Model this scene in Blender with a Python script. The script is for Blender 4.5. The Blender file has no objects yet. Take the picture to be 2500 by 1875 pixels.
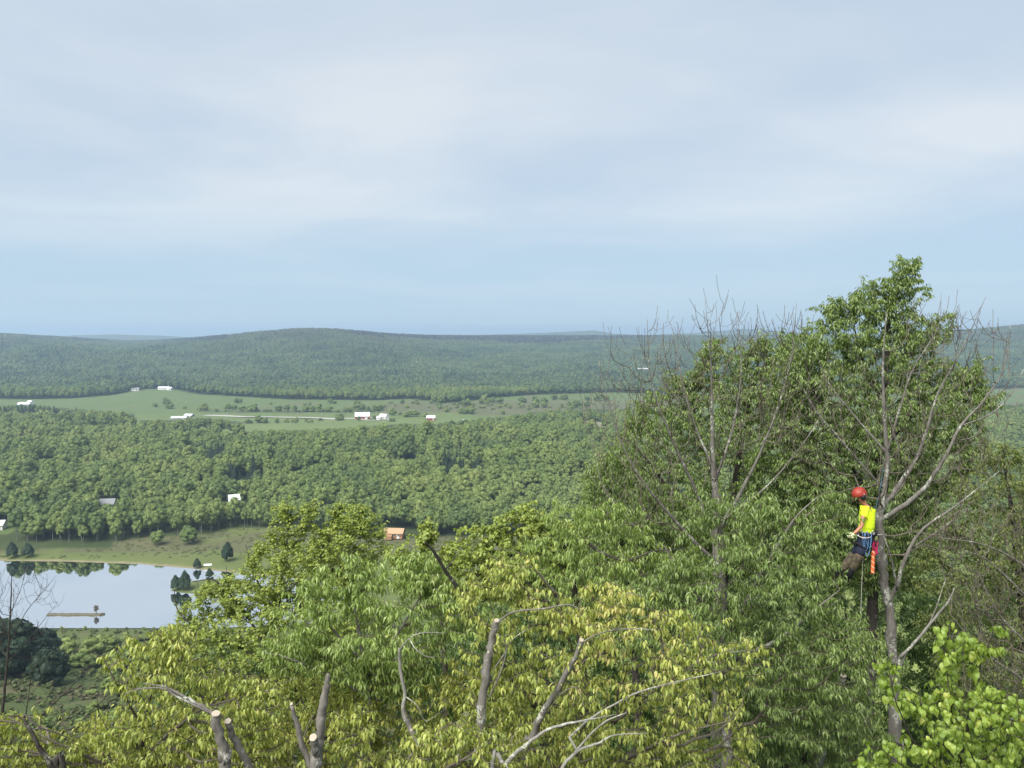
import bpy, math, random
import numpy as np
from mathutils import Vector, Matrix

random.seed(7)
rng = np.random.default_rng(7)
R = math.radians
scene = bpy.context.scene
COL = scene.collection

# ------------------------------------------------------------------ camera, sky, sun, exposure
CZ = 107.0                      # eye height above the pond
FPX = 1925.0                    # focal length in pixels of the 2500 px wide photograph
PITCH = math.atan((937.5 - 815.0) / FPX)
cam_d = bpy.data.cameras.new('camera')
cam = bpy.data.objects.new('camera', cam_d)
COL.objects.link(cam)
scene.camera = cam
cam_d.sensor_fit = 'HORIZONTAL'
cam_d.sensor_width = 36.0
cam_d.lens = FPX / 2500.0 * 36.0
cam_d.clip_start = 0.1
cam_d.clip_end = 40000
cam.location = (0, 0, CZ)
cam.rotation_euler = (R(90) - PITCH, 0, 0)

SUN_EL, SUN_AZ = R(52), R(215)   # azimuth measured clockwise from +Y (north): behind the viewer, a little left
world = bpy.data.worlds.new('World')
scene.world = world
world.use_nodes = True
wt = world.node_tree
wt.nodes.clear()
def wn(t, **k):
    n = wt.nodes.new(t)
    for a, b in k.items():
        setattr(n, a, b)
    return n
w_out = wn('ShaderNodeOutputWorld')
w_bg = wn('ShaderNodeBackground')
w_bg.inputs['Strength'].default_value = 0.0755
w_sky = wn('ShaderNodeTexSky', sky_type='NISHITA', sun_disc=False)
w_sky.sun_elevation = SUN_EL
w_sky.sun_rotation = SUN_AZ
w_sky.altitude = 300
w_sky.air_density = 1.0
w_sky.dust_density = 0.4
w_sky.ozone_density = 2.0
w_tc = wn('ShaderNodeTexCoord')
w_sep = wn('ShaderNodeSeparateXYZ')
wt.links.new(w_tc.outputs['Generated'], w_sep.inputs[0])
def wmath(op, a, b=None, c=None, clamp=False):
    n = wn('ShaderNodeMath', operation=op, use_clamp=clamp)
    for i, x in enumerate((a, b, c)):
        if x is None:
            continue
        if isinstance(x, (int, float)):
            n.inputs[i].default_value = x
        else:
            wt.links.new(x, n.inputs[i])
    return n.outputs[0]
zc_ = wmath('MAXIMUM', w_sep.outputs['Z'], 0.0)
den = wmath('ADD', zc_, 0.09)
cx_ = wmath('DIVIDE', w_sep.outputs['X'], den)
cy_ = wmath('DIVIDE', w_sep.outputs['Y'], den)
w_cmb = wn('ShaderNodeCombineXYZ')
wt.links.new(cx_, w_cmb.inputs[0]); wt.links.new(cy_, w_cmb.inputs[1])
w_map = wn('ShaderNodeMapping')
w_map.inputs['Location'].default_value = (3.1, 1.7, 0)
w_map.inputs['Rotation'].default_value = (0, 0, R(-24))
w_map.inputs['Scale'].default_value = (0.5, 0.62, 1)
wt.links.new(w_cmb.outputs[0], w_map.inputs[0])
w_n = wn('ShaderNodeTexNoise')
w_n.inputs['Scale'].default_value = 1.0
w_n.inputs['Detail'].default_value = 7
w_n.inputs['Roughness'].default_value = 0.5
w_n.inputs['Distortion'].default_value = 0.35
wt.links.new(w_map.outputs[0], w_n.inputs['Vector'])
w_r = wn('ShaderNodeMapRange')
w_r.inputs['From Min'].default_value = 0.39
w_r.inputs['From Max'].default_value = 0.62
wt.links.new(w_n.outputs['Fac'], w_r.inputs['Value'])
# the veil of cloud thins towards the horizon
w_e = wn('ShaderNodeMapRange', interpolation_type='SMOOTHSTEP')
w_e.inputs['From Min'].default_value = 0.0
w_e.inputs['From Max'].default_value = 0.22
wt.links.new(w_sep.outputs['Z'], w_e.inputs['Value'])
w_c1 = wn('ShaderNodeMixRGB')     # blue grey veil -> pale cloud
w_c1.inputs[1].default_value = (5.3, 6.25, 7.3, 1)
w_c1.inputs[2].default_value = (7.0, 7.5, 7.9, 1)
wt.links.new(w_r.outputs[0], w_c1.inputs[0])
w_c2 = wn('ShaderNodeMixRGB')     # horizon blue -> veil
w_c2.inputs[1].default_value = (4.3, 5.8, 7.2, 1)
wt.links.new(w_c1.outputs[0], w_c2.inputs[2])
ef = wmath('MULTIPLY_ADD', w_r.outputs[0], 0.25, w_e.outputs[0], clamp=True)
ef = wmath('MULTIPLY', ef, wmath('MULTIPLY_ADD', w_e.outputs[0], 0.75, 0.25), clamp=True)
wt.links.new(ef, w_c2.inputs[0])
w_mix = wn('ShaderNodeMixRGB')    # the sky texture still shows through the veil
w_mix.inputs[0].default_value = 0.86
wt.links.new(w_sky.outputs[0], w_mix.inputs[1])
wt.links.new(w_c2.outputs[0], w_mix.inputs[2])
wt.links.new(w_mix.outputs[0], w_bg.inputs['Color'])
wt.links.new(w_bg.outputs[0], w_out.inputs['Surface'])

sun_d = bpy.data.lights.new('sun', 'SUN')
sun = bpy.data.objects.new('sun', sun_d)
COL.objects.link(sun)
sun_d.energy = 5.0
sun_d.angle = R(50)
sun_d.color = (1.0, 0.96, 0.90)
sd = Vector((math.sin(SUN_AZ) * math.cos(SUN_EL), math.cos(SUN_AZ) * math.cos(SUN_EL), math.sin(SUN_EL)))
sun.rotation_euler = sd.to_track_quat('Z', 'Y').to_euler()
sun.location = (0, -20, CZ + 60)

scene.view_settings.view_transform = 'Standard'
scene.view_settings.look = 'None'
scene.view_settings.exposure = 0.62
scene.view_settings.gamma = 1.0
scene.view_settings.use_curve_mapping = False
scene.cycles.max_bounces = 6
scene.cycles.diffuse_bounces = 3
scene.cycles.transmission_bounces = 3
scene.cycles.glossy_bounces = 2
scene.cycles.volume_bounces = 0

# ------------------------------------------------------------------ projection helpers
SP, CP = math.sin(PITCH), math.cos(PITCH)
def at(u, v, D):
    """World point seen at photograph pixel (u, v) at distance y = D."""
    cx = (u - 1250.0) / FPX
    cy = (937.5 - v) / FPX
    d = np.array([cx, CP + cy * SP, -SP + cy * CP])
    return d * (D / d[1]) + np.array([0, 0, CZ])
def at_n(u, v, D):
    u = np.asarray(u, float); v = np.asarray(v, float); D = np.asarray(D, float)
    cx = (u - 1250.0) / FPX
    cy = (937.5 - v) / FPX
    dy = CP + cy * SP
    dz = -SP + cy * CP
    return np.stack([cx / dy * D, D + 0 * cx, dz / dy * D + CZ], -1)
def on_level(u, v, z=0.0):
    p = at(u, v, 1.0) - np.array([0, 0, CZ])
    k = (z - CZ) / p[2]
    return np.array([p[0] * k, p[1] * k, z])
def project(x, y, z):
    z = z - CZ
    f = y * CP - z * SP
    up = y * SP + z * CP
    f = np.where(f < 0.5, 0.5, f)
    return 1250 + x / f * FPX, 937.5 - up / f * FPX
def in_poly(px, py, poly):
    inside = np.zeros(np.shape(px), bool)
    n = len(poly)
    for i in range(n):
        x1, y1 = poly[i]; x2, y2 = poly[(i + 1) % n]
        if y1 == y2:
            continue
        c = ((y1 > py) != (y2 > py)) & (px < (x2 - x1) * (py - y1) / (y2 - y1) + x1)
        inside ^= c
    return inside
def poly_dist(px, py, poly):
    d = np.full(np.shape(px), 1e9)
    n = len(poly)
    for i in range(n):
        a = np.array(poly[i], float); b = np.array(poly[(i + 1) % n], float)
        ab = b - a
        t = ((px - a[0]) * ab[0] + (py - a[1]) * ab[1]) / max(ab @ ab, 1e-9)
        t = np.clip(t, 0, 1)
        d = np.minimum(d, np.hypot(px - a[0] - t * ab[0], py - a[1] - t * ab[1]))
    return d
def sstep(a, b, x):
    t = np.clip((x - a) / (b - a), 0, 1)
    return t * t * (3 - 2 * t)
_w = np.random.default_rng(3)
_W = [(_w.uniform(0, 2 * math.pi), _w.uniform(0, 2 * math.pi), _w.uniform(0.7, 1.4)) for _ in range(36)]
def wav(x, y, L, seed=0, n=6):
    """Smooth pseudo noise of wavelength about L, range about -1..1."""
    s = 0
    for i in range(n):
        a, p, k = _W[(i + seed * 5) % 36]
        s = s + np.sin((x * math.cos(a) + y * math.sin(a)) * 2 * math.pi * k / L + p + 1.7 * seed)
    return s / n * 1.6

# ------------------------------------------------------------------ object helpers
def link(o):
    COL.objects.link(o)
    return o
def tag(o, label=None, cat=None, group=None, kind=None):
    if label: o['label'] = label
    if cat: o['category'] = cat
    if group: o['group'] = group
    if kind: o['kind'] = kind
    return o
def empty(name, loc=(0, 0, 0), rz=0.0):
    o = bpy.data.objects.new(name, None)
    o.empty_display_size = 0.2
    o.location = loc
    o.rotation_euler = (0, 0, rz)
    return link(o)
def mesh_np(name, V, faces, attrs=None, smooth=False, mat=None, mat_idx=None):
    """faces: list of int arrays, each (n, k). attrs: {name: per-face floats}."""
    me = bpy.data.meshes.new(name)
    V = np.asarray(V, np.float32)
    faces = [np.asarray(f, np.int32) for f in faces if len(f)]
    me.vertices.add(len(V))
    me.vertices.foreach_set('co', V.ravel())
    nl = sum(f.size for f in faces)
    npoly = sum(len(f) for f in faces)
    me.loops.add(nl)
    me.loops.foreach_set('vertex_index', np.concatenate([f.ravel() for f in faces]))
    me.polygons.add(npoly)
    tot = np.concatenate([np.full(len(f), f.shape[1], np.int32) for f in faces])
    st = np.concatenate([[0], np.cumsum(tot)[:-1]]).astype(np.int32)
    me.polygons.foreach_set('loop_start', st)
    me.polygons.foreach_set('use_smooth', np.full(npoly, smooth))
    if attrs:
        for k, a in attrs.items():
            at_ = me.attributes.new(k, 'FLOAT', 'FACE')
            at_.data.foreach_set('value', np.asarray(a, np.float32))
    for m in (mat if isinstance(mat, (list, tuple)) else [mat]):
        if m: me.materials.append(m)
    if mat_idx is not None:
        me.polygons.foreach_set('material_index', np.asarray(mat_idx, np.int32))
    me.update(calc_edges=True)
    return me
def add_obj(name, me, parent=None):
    o = bpy.data.objects.new(name, me)
    link(o)
    if parent is not None:
        o.parent = parent
    return o
def place(name, me, parent, world_pts=True):
    """Child whose mesh is given in world coordinates."""
    o = add_obj(name, me, parent)
    if parent is not None and world_pts:
        o.matrix_parent_inverse = Matrix.Translation(-Vector(parent.location))
    return o

# ------------------------------------------------------------------ materials
MATS = {}
def new_mat(name):
    m = bpy.data.materials.new(name)
    m.use_nodes = True
    nt = m.node_tree
    nt.nodes.clear()
    o = nt.nodes.new('ShaderNodeOutputMaterial')
    MATS[name] = m
    return m, nt, o
class NT:
    def __init__(s, nt): s.nt = nt
    def n(s, t, **k):
        x = s.nt.nodes.new(t)
        for a, b in k.items(): setattr(x, a, b)
        return x
    def l(s, a, b): s.nt.links.new(a, b)
    def math(s, op, a, b=None, clamp=False):
        x = s.n('ShaderNodeMath', operation=op, use_clamp=clamp)
        for i, q in enumerate((a, b)):
            if q is None: continue
            if isinstance(q, (int, float)): x.inputs[i].default_value = q
            else: s.l(q, x.inputs[i])
        return x.outputs[0]
    def noise(s, scale, detail=3, rough=0.5, coord=None, vscale=None):
        x = s.n('ShaderNodeTexNoise')
        x.inputs['Scale'].default_value = scale
        x.inputs['Detail'].default_value = detail
        x.inputs['Roughness'].default_value = rough
        if coord is not None:
            if vscale:
                m = s.n('ShaderNodeMapping'); m.inputs['Scale'].default_value = vscale
                s.l(coord, m.inputs[0]); coord = m.outputs[0]
            s.l(coord, x.inputs['Vector'])
        return x.outputs['Fac']
    def ramp(s, fac, stops):
        x = s.n('ShaderNodeValToRGB')
        el = x.color_ramp.elements
        while len(el) < len(stops): el.new(0.5)
        for e, (p, c) in zip(el, stops):
            e.position = p; e.color = (*c, 1)
        s.l(fac, x.inputs[0])
        return x.outputs[0]
    def mixc(s, fac, a, b, blend='MIX'):
        x = s.n('ShaderNodeMixRGB', blend_type=blend)
        for i, q in enumerate((fac, a, b)):
            if isinstance(q, (int, float)): x.inputs[i].default_value = q
            elif isinstance(q, tuple): x.inputs[i].default_value = (*q, 1)
            else: s.l(q, x.inputs[i])
        return x.outputs[0]
    def bsdf(s, color, rough=0.6, spec=0.4, bump=None, bdist=0.01, bstr=0.5):
        x = s.n('ShaderNodeBsdfPrincipled')
        if isinstance(color, tuple): x.inputs['Base Color'].default_value = (*color, 1)
        else: s.l(color, x.inputs['Base Color'])
        if isinstance(rough, (int, float)): x.inputs['Roughness'].default_value = rough
        else: s.l(rough, x.inputs['Roughness'])
        x.inputs['Specular IOR Level'].default_value = spec
        if bump is not None:
            b = s.n('ShaderNodeBump'); b.inputs['Distance'].default_value = bdist; b.inputs['Strength'].default_value = bstr
            s.l(bump, b.inputs['Height']); s.l(b.outputs[0], x.inputs['Normal'])
        return x.outputs[0]

def leaf_mat(name, stops, trans=0.35, rough=0.42, spec=0.5, use_random=False, patch=None):
    m, nt, o = new_mat(name); g = NT(nt)
    if use_random:
        f = g.n('ShaderNodeObjectInfo').outputs['Random']
    else:
        a = g.n('ShaderNodeAttribute', attribute_name='tint'); f = a.outputs['Fac']
        ob = g.n('ShaderNodeObjectInfo').outputs['Random']
    col = g.ramp(f, stops)
    # fine mottling on the blade
    geo = g.n('ShaderNodeNewGeometry')
    n = g.noise(60, 2, coord=geo.outputs['Position'])
    col = g.mixc(g.math('MULTIPLY', n, 0.35), col, tuple(c * 0.62 for c in stops[0][1]))
    p = g.bsdf(col, rough, spec)
    t = g.n('ShaderNodeBsdfTranslucent')
    g.l(g.mixc(1.0, col, (1.25, 1.25, 0.55), 'MULTIPLY'), t.inputs['Color'])
    mx = g.n('ShaderNodeMixShader'); mx.inputs[0].default_value = trans
    g.l(p, mx.inputs[1]); g.l(t.outputs[0], mx.inputs[2])
    g.l(mx.outputs[0], o.inputs['Surface'])
    return m

def bark_mat(name, dark, light, lichen=(0.42, 0.43, 0.36), lich_amt=0.35, scale=1.0):
    m, nt, o = new_mat(name); g = NT(nt)
    pos = g.n('ShaderNodeNewGeometry').outputs['Position']
    n1 = g.noise(9 * scale, 5, 0.65, pos, (1, 1, 0.35))
    n2 = g.noise(3.1 * scale, 4, 0.6, pos)
    n3 = g.noise(38 * scale, 4, 0.7, pos, (1, 1, 0.3))
    c = g.ramp(n1, [(0.3, dark), (0.7, light)])
    c = g.mixc(g.math('MULTIPLY', n3, 0.55), c, tuple(x * 0.45 for x in dark))
    lm = g.ramp(n2, [(0.62 - lich_amt * 0.3, (0, 0, 0)), (0.70 - lich_amt * 0.3, (1, 1, 1))])
    lm = g.math('MULTIPLY', lm, g.math('GREATER_THAN', g.noise(24 * scale, 3, 0.6, pos), 0.5))
    c = g.mixc(lm, c, lichen)
    s = g.bsdf(c, 0.85, 0.2, bump=g.math('ADD', n1, n3), bdist=0.012, bstr=0.8)
    g.l(s, o.inputs['Surface'])
    return m

def plain_mat(name, col, rough=0.6, spec=0.4, nscale=6, amt=0.25, metal=0):
    m, nt, o = new_mat(name); g = NT(nt)
    tc = g.n('ShaderNodeTexCoord').outputs['Object']
    n = g.noise(nscale, 4, 0.6, tc)
    c = g.mixc(g.math('MULTIPLY', n, amt), col, tuple(x * 0.55 for x in col))
    s = g.bsdf(c, rough, spec)
    if metal:
        s.node.inputs['Metallic'].default_value = metal
    g.l(s, o.inputs['Surface'])
    return m

# ------------------------------------------------------------------ terrain
POND_UV = [(-700, 1364), (-300, 1368), (0, 1369), (163, 1371), (338, 1377), (468, 1388), (530, 1394), (620, 1402), (720, 1410),
           (850, 1428), (885, 1470), (845, 1512), (760, 1526), (600, 1531), (430, 1534), (330, 1539), (250, 1536), (130, 1540), (60, 1537), (-50, 1548),
           (-300, 1556), (-700, 1560)]
POND = [tuple(on_level(u, v)[:2]) for u, v in POND_UV]
ISL_UV = [(416, 1442), (440, 1447), (500, 1452), (600, 1449), (650, 1436), (620, 1420), (540, 1412), (470, 1418), (430, 1430)]
ISL = [tuple(on_level(u, v)[:2]) for u, v in ISL_UV]
FIELD_UV = [(-400, 978), (0, 974), (60, 975), (170, 973), (270, 965), (335, 953), (380, 949), (430, 951), (480, 962), (560, 967), (700, 975), (900, 977),
            (1000, 974), (1100, 984), (1200, 972), (1300, 964), (1500, 958), (1600, 962), (1700, 968), (1700, 990), (1500, 999), (1340, 1003), (1250, 1016), (1150, 1026), (1060, 1036),
            (1000, 1034), (880, 1042), (800, 1050), (740, 1050), (640, 1053), (520, 1062), (410, 1062), (420, 1056), (590, 1044), (596, 1030), (500, 1022), (420, 1026), (340, 1026), (340, 1031), (140, 1031), (140, 1027), (330, 1024), (330, 1010), (200, 1000), (90, 992), (0, 990), (-400, 992)]
FIELD2_UV = [(2220, 948), (2330, 944), (2420, 950), (2700, 940), (2700, 984), (2420, 992), (2220, 1000)]
CLEAR_UV = [(1408, 1030), (1432, 1027), (1455, 1030), (1490, 1029), (1512, 1036), (1500, 1043), (1478, 1041), (1466, 1048), (1446, 1040), (1425, 1038)]
MEADOW_UV = [(-700, 1345), (82, 1345), (100, 1340), (268, 1338), (282, 1322), (350, 1312), (520, 1302), (560, 1290), (700, 1286), (830, 1301),
             (960, 1313), (1100, 1312), (1300, 1312), (1300, 1500), (-700, 1500)]
LAWN_UV = [(-60, 1274), (32, 1277), (34, 1300), (-60, 1312)]

near_y = np.array([-3000, -300, -80, 0, 60, 100, 152, 218, 272, 283, 290, 366, 430, 520, 13000])
near_z = np.array([60, 90, 95.5, 93, 67, 51, 31, 12, 1.9, 1.0, 0.8, 0.8, 2.6, 3.0, 3.0])
far_u = np.array([-2500, -400, 100, 180, 280, 400, 500, 560, 900, 980, 1150, 1300, 1450, 1500, 1560, 1700, 1820, 1900, 2000, 2600, 5000])
far_v = np.array([826, 822, 826, 818, 816, 819, 826, 829, 827, 821, 818, 813, 806, 814, 818, 812, 802, 808, 815, 826, 826])
def height(x, y):
    x = np.asarray(x, float); y = np.asarray(y, float)
    ys = np.maximum(y, 100.0)
    u = 1250 + FPX * x / ys
    z = np.interp(y, near_y, near_z)
    # near slope: gullies
    nm = sstep(290, 200, y) * sstep(-20, 60, y)
    z = z + nm * (1.6 * wav(x, y, 42, 1) + 0.7 * wav(x, y, 13, 2))
    # rolling wood between pond and fields
    mm = sstep(430, 500, y) * sstep(1300, 800, y)
    z = z + mm * (3.2 * wav(x, y, 150, 3) + 1.5 * wav(x, y, 62, 4))
    z = z + 17 * np.exp(-((x - 120) / 165) ** 2 - ((y - 540) / 40) ** 2)
    z = z + 9.0 * np.exp(-((x - 20) / 190) ** 2 - ((y - 690) / 42) ** 2)
    z = z + 4.0 * np.exp(-((x + 190) / 120) ** 2 - ((y - 560) / 50) ** 2)
    z = z - 9 * np.exp(-((y - 610 - 0.25 * (x - 50)) / 30) ** 2) * sstep(-160, 0, x)
    # open valley: gentle
    vm = sstep(850, 1000, y)
    z = z + vm * sstep(1700, 1200, y) * 1.0 * wav(x, y, 260, 5)
    # knoll of the left-hand field
    z = z + 9 * np.exp(-((u - 370) / 110) ** 2 - ((y - 1420) / 110) ** 2)
    # uplands
    P = 80 * sstep(1380, 3350, y)
    P = P + 52 * np.exp(-((u - 770) / 250) ** 2 - ((y - 2550) / 620) ** 2)
    P = P + 34 * np.exp(-((u + 120) / 260) ** 2 - ((y - 2600) / 600) ** 2)
    P = P + 66 * np.exp(-((u - 2720) / 430) ** 2 - ((y - 2900) / 700) ** 2)
    P = P - 26 * np.exp(-((u - 330) / 150) ** 2) * sstep(2300, 3000, y)
    P = P - 15 * np.exp(-((u - 1280) / 300) ** 2 - ((y - 2500) / 420) ** 2)
    hm = sstep(1500, 2000, y) * sstep(2650, 2200, y)
    P = P + hm * (20 * np.abs(wav(x, y * 0.5, 430, 6)) + 5.0 * wav(x, y, 190, 2) - 3) + sstep(1500, 2000, y) * 2.0 * wav(x, y, 240, 3)
    P = P * (1 - sstep(4450, 5200, y) * 0.6)
    zf = CZ + (815 - np.interp(u, far_u, far_v)) / FPX * 6500 - 2
    F = sstep(5200, 6400, y) * (1 - 0.6 * sstep(6900, 9500, y))
    z = z + np.where(y > 5200, P * (1 - F) + (zf - 3) * F, P)
    # pond basin and island
    m = (y > 270) & (y < 400)
    if np.any(m):
        xs, ysub = x[m], y[m]
        d = poly_dist(xs, ysub, POND)
        s = np.where(in_poly(xs, ysub, POND), -d, d)
        di = poly_dist(xs, ysub, ISL)
        si = np.where(in_poly(xs, ysub, ISL), -di, di)
        zz = z[m]
        bank = np.clip(s * 0.16, -1.5, 0.9)
        zz = np.where(s < 8, np.minimum(zz, np.maximum(bank, -1.5)) if False else np.where(s < 0, bank, np.minimum(zz, 0.04 + bank)), zz)
        zz = np.where(si < 8, np.maximum(zz, np.clip(-si * 0.16, -1.5, 1.0)), zz)
        z = z.copy(); z[m] = zz
    return z
def gz(x, y):
    return float(height(np.array([float(x)]), np.array([float(y)]))[0])

def build_terrain():
    rows = np.concatenate([np.arange(-300, -60, 40), np.arange(-60, 100, 5), np.arange(100, 280, 3), np.arange(280, 374, 1.1), np.arange(374, 500, 4),
                           np.arange(500, 1000, 8), np.arange(1000, 2000, 16), np.arange(2000, 4500, 40), np.arange(4500, 7500, 100), np.arange(7500, 13001, 250)])
    t = np.concatenate([np.linspace(-1.5, -0.74, 16), np.arange(-0.72, 0.7201, 0.004), np.linspace(0.74, 1.5, 16)])
    Y, T = np.meshgrid(rows, t, indexing='ij')
    X = T * np.maximum(Y + 90, 60 + 0.2 * (Y + 300))
    Z = height(X.ravel(), Y.ravel()).reshape(X.shape)
    V = np.stack([X, Y, Z], -1).reshape(-1, 3)
    nr, nc = X.shape
    i = np.arange(nr * nc).reshape(nr, nc)
    F = np.stack([i[:-1, :-1], i[:-1, 1:], i[1:, 1:], i[1:, :-1]], -1).reshape(-1, 4)
    # land cover per vertex
    x, y, z = V[:, 0], V[:, 1], V[:, 2]
    u, v = project(x, y, z)
    c = np.zeros((len(V), 4), np.float32); c[:, 3] = 1
    def setc(m, rgb): c[m, :3] = rgb
    c[:, :3] = (0.040, 0.060, 0.022)                       # woodland floor
    field = (in_poly(u, v, FIELD_UV) | in_poly(u, v, FIELD2_UV)) & (y > 800)
    setc(field, (0.115, 0.165, 0.062))
    n1 = wav(x, y * 0.5, 170, 1); n2 = wav(x, y * 0.4, 60, 2)
    rough = field & (v < 1003) & (u > 560) & (n1 + 0.6 * n2 > 0.15)
    setc(rough, (0.13, 0.145, 0.075))
    marsh = field & (u > 930) & (v < 1012) & (v > 985)
    setc(marsh, (0.12, 0.125, 0.07))
    low = field & (v > 1022)
    setc(low, (0.15, 0.20, 0.075))
    mid = field & (v > 1008) & (v <= 1022) & (u < 1150)
    setc(mid, (0.13, 0.18, 0.066))
    hedge = field & (v > 1002.5) & (v < 1008.5) & (u > 500) & (u < 920)
    setc(hedge, (0.08, 0.105, 0.05))
    dirt = in_poly(u, v, CLEAR_UV) & (y > 600)
    setc(dirt, (0.30, 0.27, 0.20))
    mead = in_poly(u, v, MEADOW_UV) & (y > 300) & (y < 500)
    setc(mead, (0.135, 0.165, 0.055))
    band = mead & (v < 1352) & (v > 1300 - 0.0) & (n2 + 0.4 * wav(x, y, 21, 3) > -0.3)
    setc(band, (0.12, 0.12, 0.062))
    setc(in_poly(u, v, LAWN_UV) & (y > 300), (0.11, 0.16, 0.05))
    d = np.full(len(V), 99.0)
    m = (y > 270) & (y < 400)
    d[m] = poly_dist(x[m], y[m], POND)
    setc(m & (d < 1.6) & (y > 330), (0.27, 0.235, 0.15))   # sandy rim
    nearm = (y <= 292) & (y > 60)
    setc(nearm, (0.08, 0.105, 0.04))
    setc(nearm & (y > 225) & (wav(x, y, 40, 4) > -0.5), (0.11, 0.145, 0.05))
    setc(nearm & (wav(x, y, 23, 5) + 0.5 * wav(x, y, 9, 1) > 0.75), (0.12, 0.11, 0.060))
    setc(y <= 60, (0.06, 0.055, 0.03))
    me = mesh_np('ground', V, [F], smooth=True)
    ca = me.color_attributes.new('cover', 'FLOAT_COLOR', 'POINT')
    ca.data.foreach_set('color', c.ravel())
    m_, nt, o = new_mat('ground cover'); g = NT(nt)
    a = g.n('ShaderNodeAttribute', attribute_name='cover').outputs['Color']
    pos = g.n('ShaderNodeNewGeometry').outputs['Position']
    na = g.noise(0.35, 6, 0.65, pos, (1, 0.6, 1)); nb = g.noise(0.03, 5, 0.6, pos, (1, 0.5, 1)); nd = g.noise(2.4, 4, 0.7, pos)
    col = g.mixc(g.math('MULTIPLY', na, 0.8), a, g.mixc(0.5, a, (0.035, 0.05, 0.018)))
    col = g.mixc(g.ramp(nb, [(0.40, (0, 0, 0)), (0.68, (0.7, 0.7, 0.7))]), col, g.mixc(0.55, a, (0.15, 0.145, 0.07)))
    col = g.mixc(g.math('MULTIPLY', nd, 0.5), col, g.mixc(0.6, a, (0.03, 0.035, 0.015)))
    nm = g.noise(0.02, 5, 0.75, pos, (0.35, 3.2, 1))
    col = g.mixc(g.ramp(nm, [(0.44, (0, 0, 0)), (0.56, (0.45, 0.45, 0.45))]), col, g.mixc(0.5, a, (0.055, 0.08, 0.03)))
    s = g.bsdf(col, 0.95, 0.1, bump=g.math('ADD', na, nd), bdist=0.25, bstr=0.6)
    g.l(s, o.inputs['Surface'])
    me.materials.append(m_)
    return tag(add_obj('ground', me), kind='structure')
build_terrain()

# pond
def build_water():
    m, nt, o = new_mat('pond water'); g = NT(nt)
    pos = g.n('ShaderNodeNewGeometry').outputs['Position']
    n = g.noise(0.9, 3, 0.5, pos, (0.6, 1.4, 1)); n2 = g.noise(0.03, 3, 0.5, pos)
    p = g.n('ShaderNodeBsdfGlossy')
    g.l(g.ramp(n2, [(0.35, (0.96, 0.96, 0.96)), (0.65, (1.0, 0.99, 0.98))]), p.inputs['Color'])
    p.inputs['Roughness'].default_value = 0.015
    b = g.n('ShaderNodeBump'); b.inputs['Distance'].default_value = 0.02; b.inputs['Strength'].default_value = 0.12
    g.l(n, b.inputs['Height']); g.l(b.outputs[0], p.inputs['Normal'])
    d = g.n('ShaderNodeBsdfDiffuse'); d.inputs['Color'].default_value = (0.03, 0.05, 0.05, 1)
    mx = g.n('ShaderNodeMixShader'); mx.inputs[0].default_value = 0.94
    g.l(d.outputs[0], mx.inputs[1]); g.l(p.outputs[0], mx.inputs[2]); g.l(mx.outputs[0], o.inputs['Surface'])
    xs = [q[0] for q in POND]
    V = [(min(xs) + 2, 281, 0), (max(xs) + 12, 281, 0), (max(xs) + 12, 374, 0), (min(xs) + 2, 374, 0)]
    return tag(add_obj('pond_water', mesh_np('pond_water', V, [np.array([[0, 1, 2, 3]])], mat=m)), kind='structure')
build_water()

# ------------------------------------------------------------------ distant trees
M_WOOD_LEAF = None
def wood_leaf(name, stops, brown=0.0):
    m, nt, o = new_mat(name); g = NT(nt)
    rnd = g.n('ShaderNodeObjectInfo').outputs['Random']
    loc = g.n('ShaderNodeObjectInfo').outputs['Location']
    pos = g.n('ShaderNodeNewGeometry').outputs['Position']
    patch = g.math('ADD', g.math('MULTIPLY', g.noise(0.014, 4, 0.6, loc), 0.55), g.math('MULTIPLY', g.noise(0.0035, 4, 0.65, loc), 0.5 ))
    pw = g.math('MULTIPLY', g.math('SUBTRACT', patch, 0.52), 2.6 if brown else 1.7)
    f = g.math('ADD', g.math('ADD', g.math('MULTIPLY', rnd, 0.42), 0.32), pw, clamp=True)
    c = g.ramp(f, stops)
    c = g.mixc(g.math('MULTIPLY', g.noise(1.3, 3, 0.7, pos), 0.55), c, tuple(q * 0.55 for q in stops[0][1]))
    if brown:
        sep = g.n('ShaderNodeSeparateXYZ'); g.l(loc, sep.inputs[0])
        hi = g.n('ShaderNodeMapRange'); hi.inputs['From Min'].default_value = 55; hi.inputs['From Max'].default_value = 105
        g.l(sep.outputs['Z'], hi.inputs['Value'])
        q = g.math('MULTIPLY', hi.outputs[0], g.ramp(g.noise(0.004, 4, 0.6, loc), [(0.38, (0, 0, 0)), (0.6, (1, 1, 1))]))
        q = g.math('MULTIPLY', q, brown)
        c = g.mixc(q, c, (0.105, 0.095, 0.068))
    s = g.bsdf(c, 0.6, 0.25)
    t = g.n('ShaderNodeBsdfTranslucent'); g.l(c, t.inputs['Color'])
    mx = g.n('ShaderNodeMixShader'); mx.inputs[0].default_value = 0.2
    g.l(s, mx.inputs[1]); g.l(t.outputs[0], mx.inputs[2]); g.l(mx.outputs[0], o.inputs['Surface'])
    return m
FST = [(0.12, (0.085, 0.135, 0.045)), (0.38, (0.140, 0.200, 0.056)), (0.62, (0.205, 0.270, 0.070)), (0.92, (0.275, 0.320, 0.095))]
M_WOOD = wood_leaf('broadleaf crown', FST)
M_HILL = wood_leaf('hill crown', [(0.12, (0.045, 0.085, 0.045)), (0.5, (0.115, 0.175, 0.065)), (0.9, (0.20, 0.26, 0.10))], brown=0.9)  # dark end deepened to paint shadowed areas of the hills into the crowns
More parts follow.
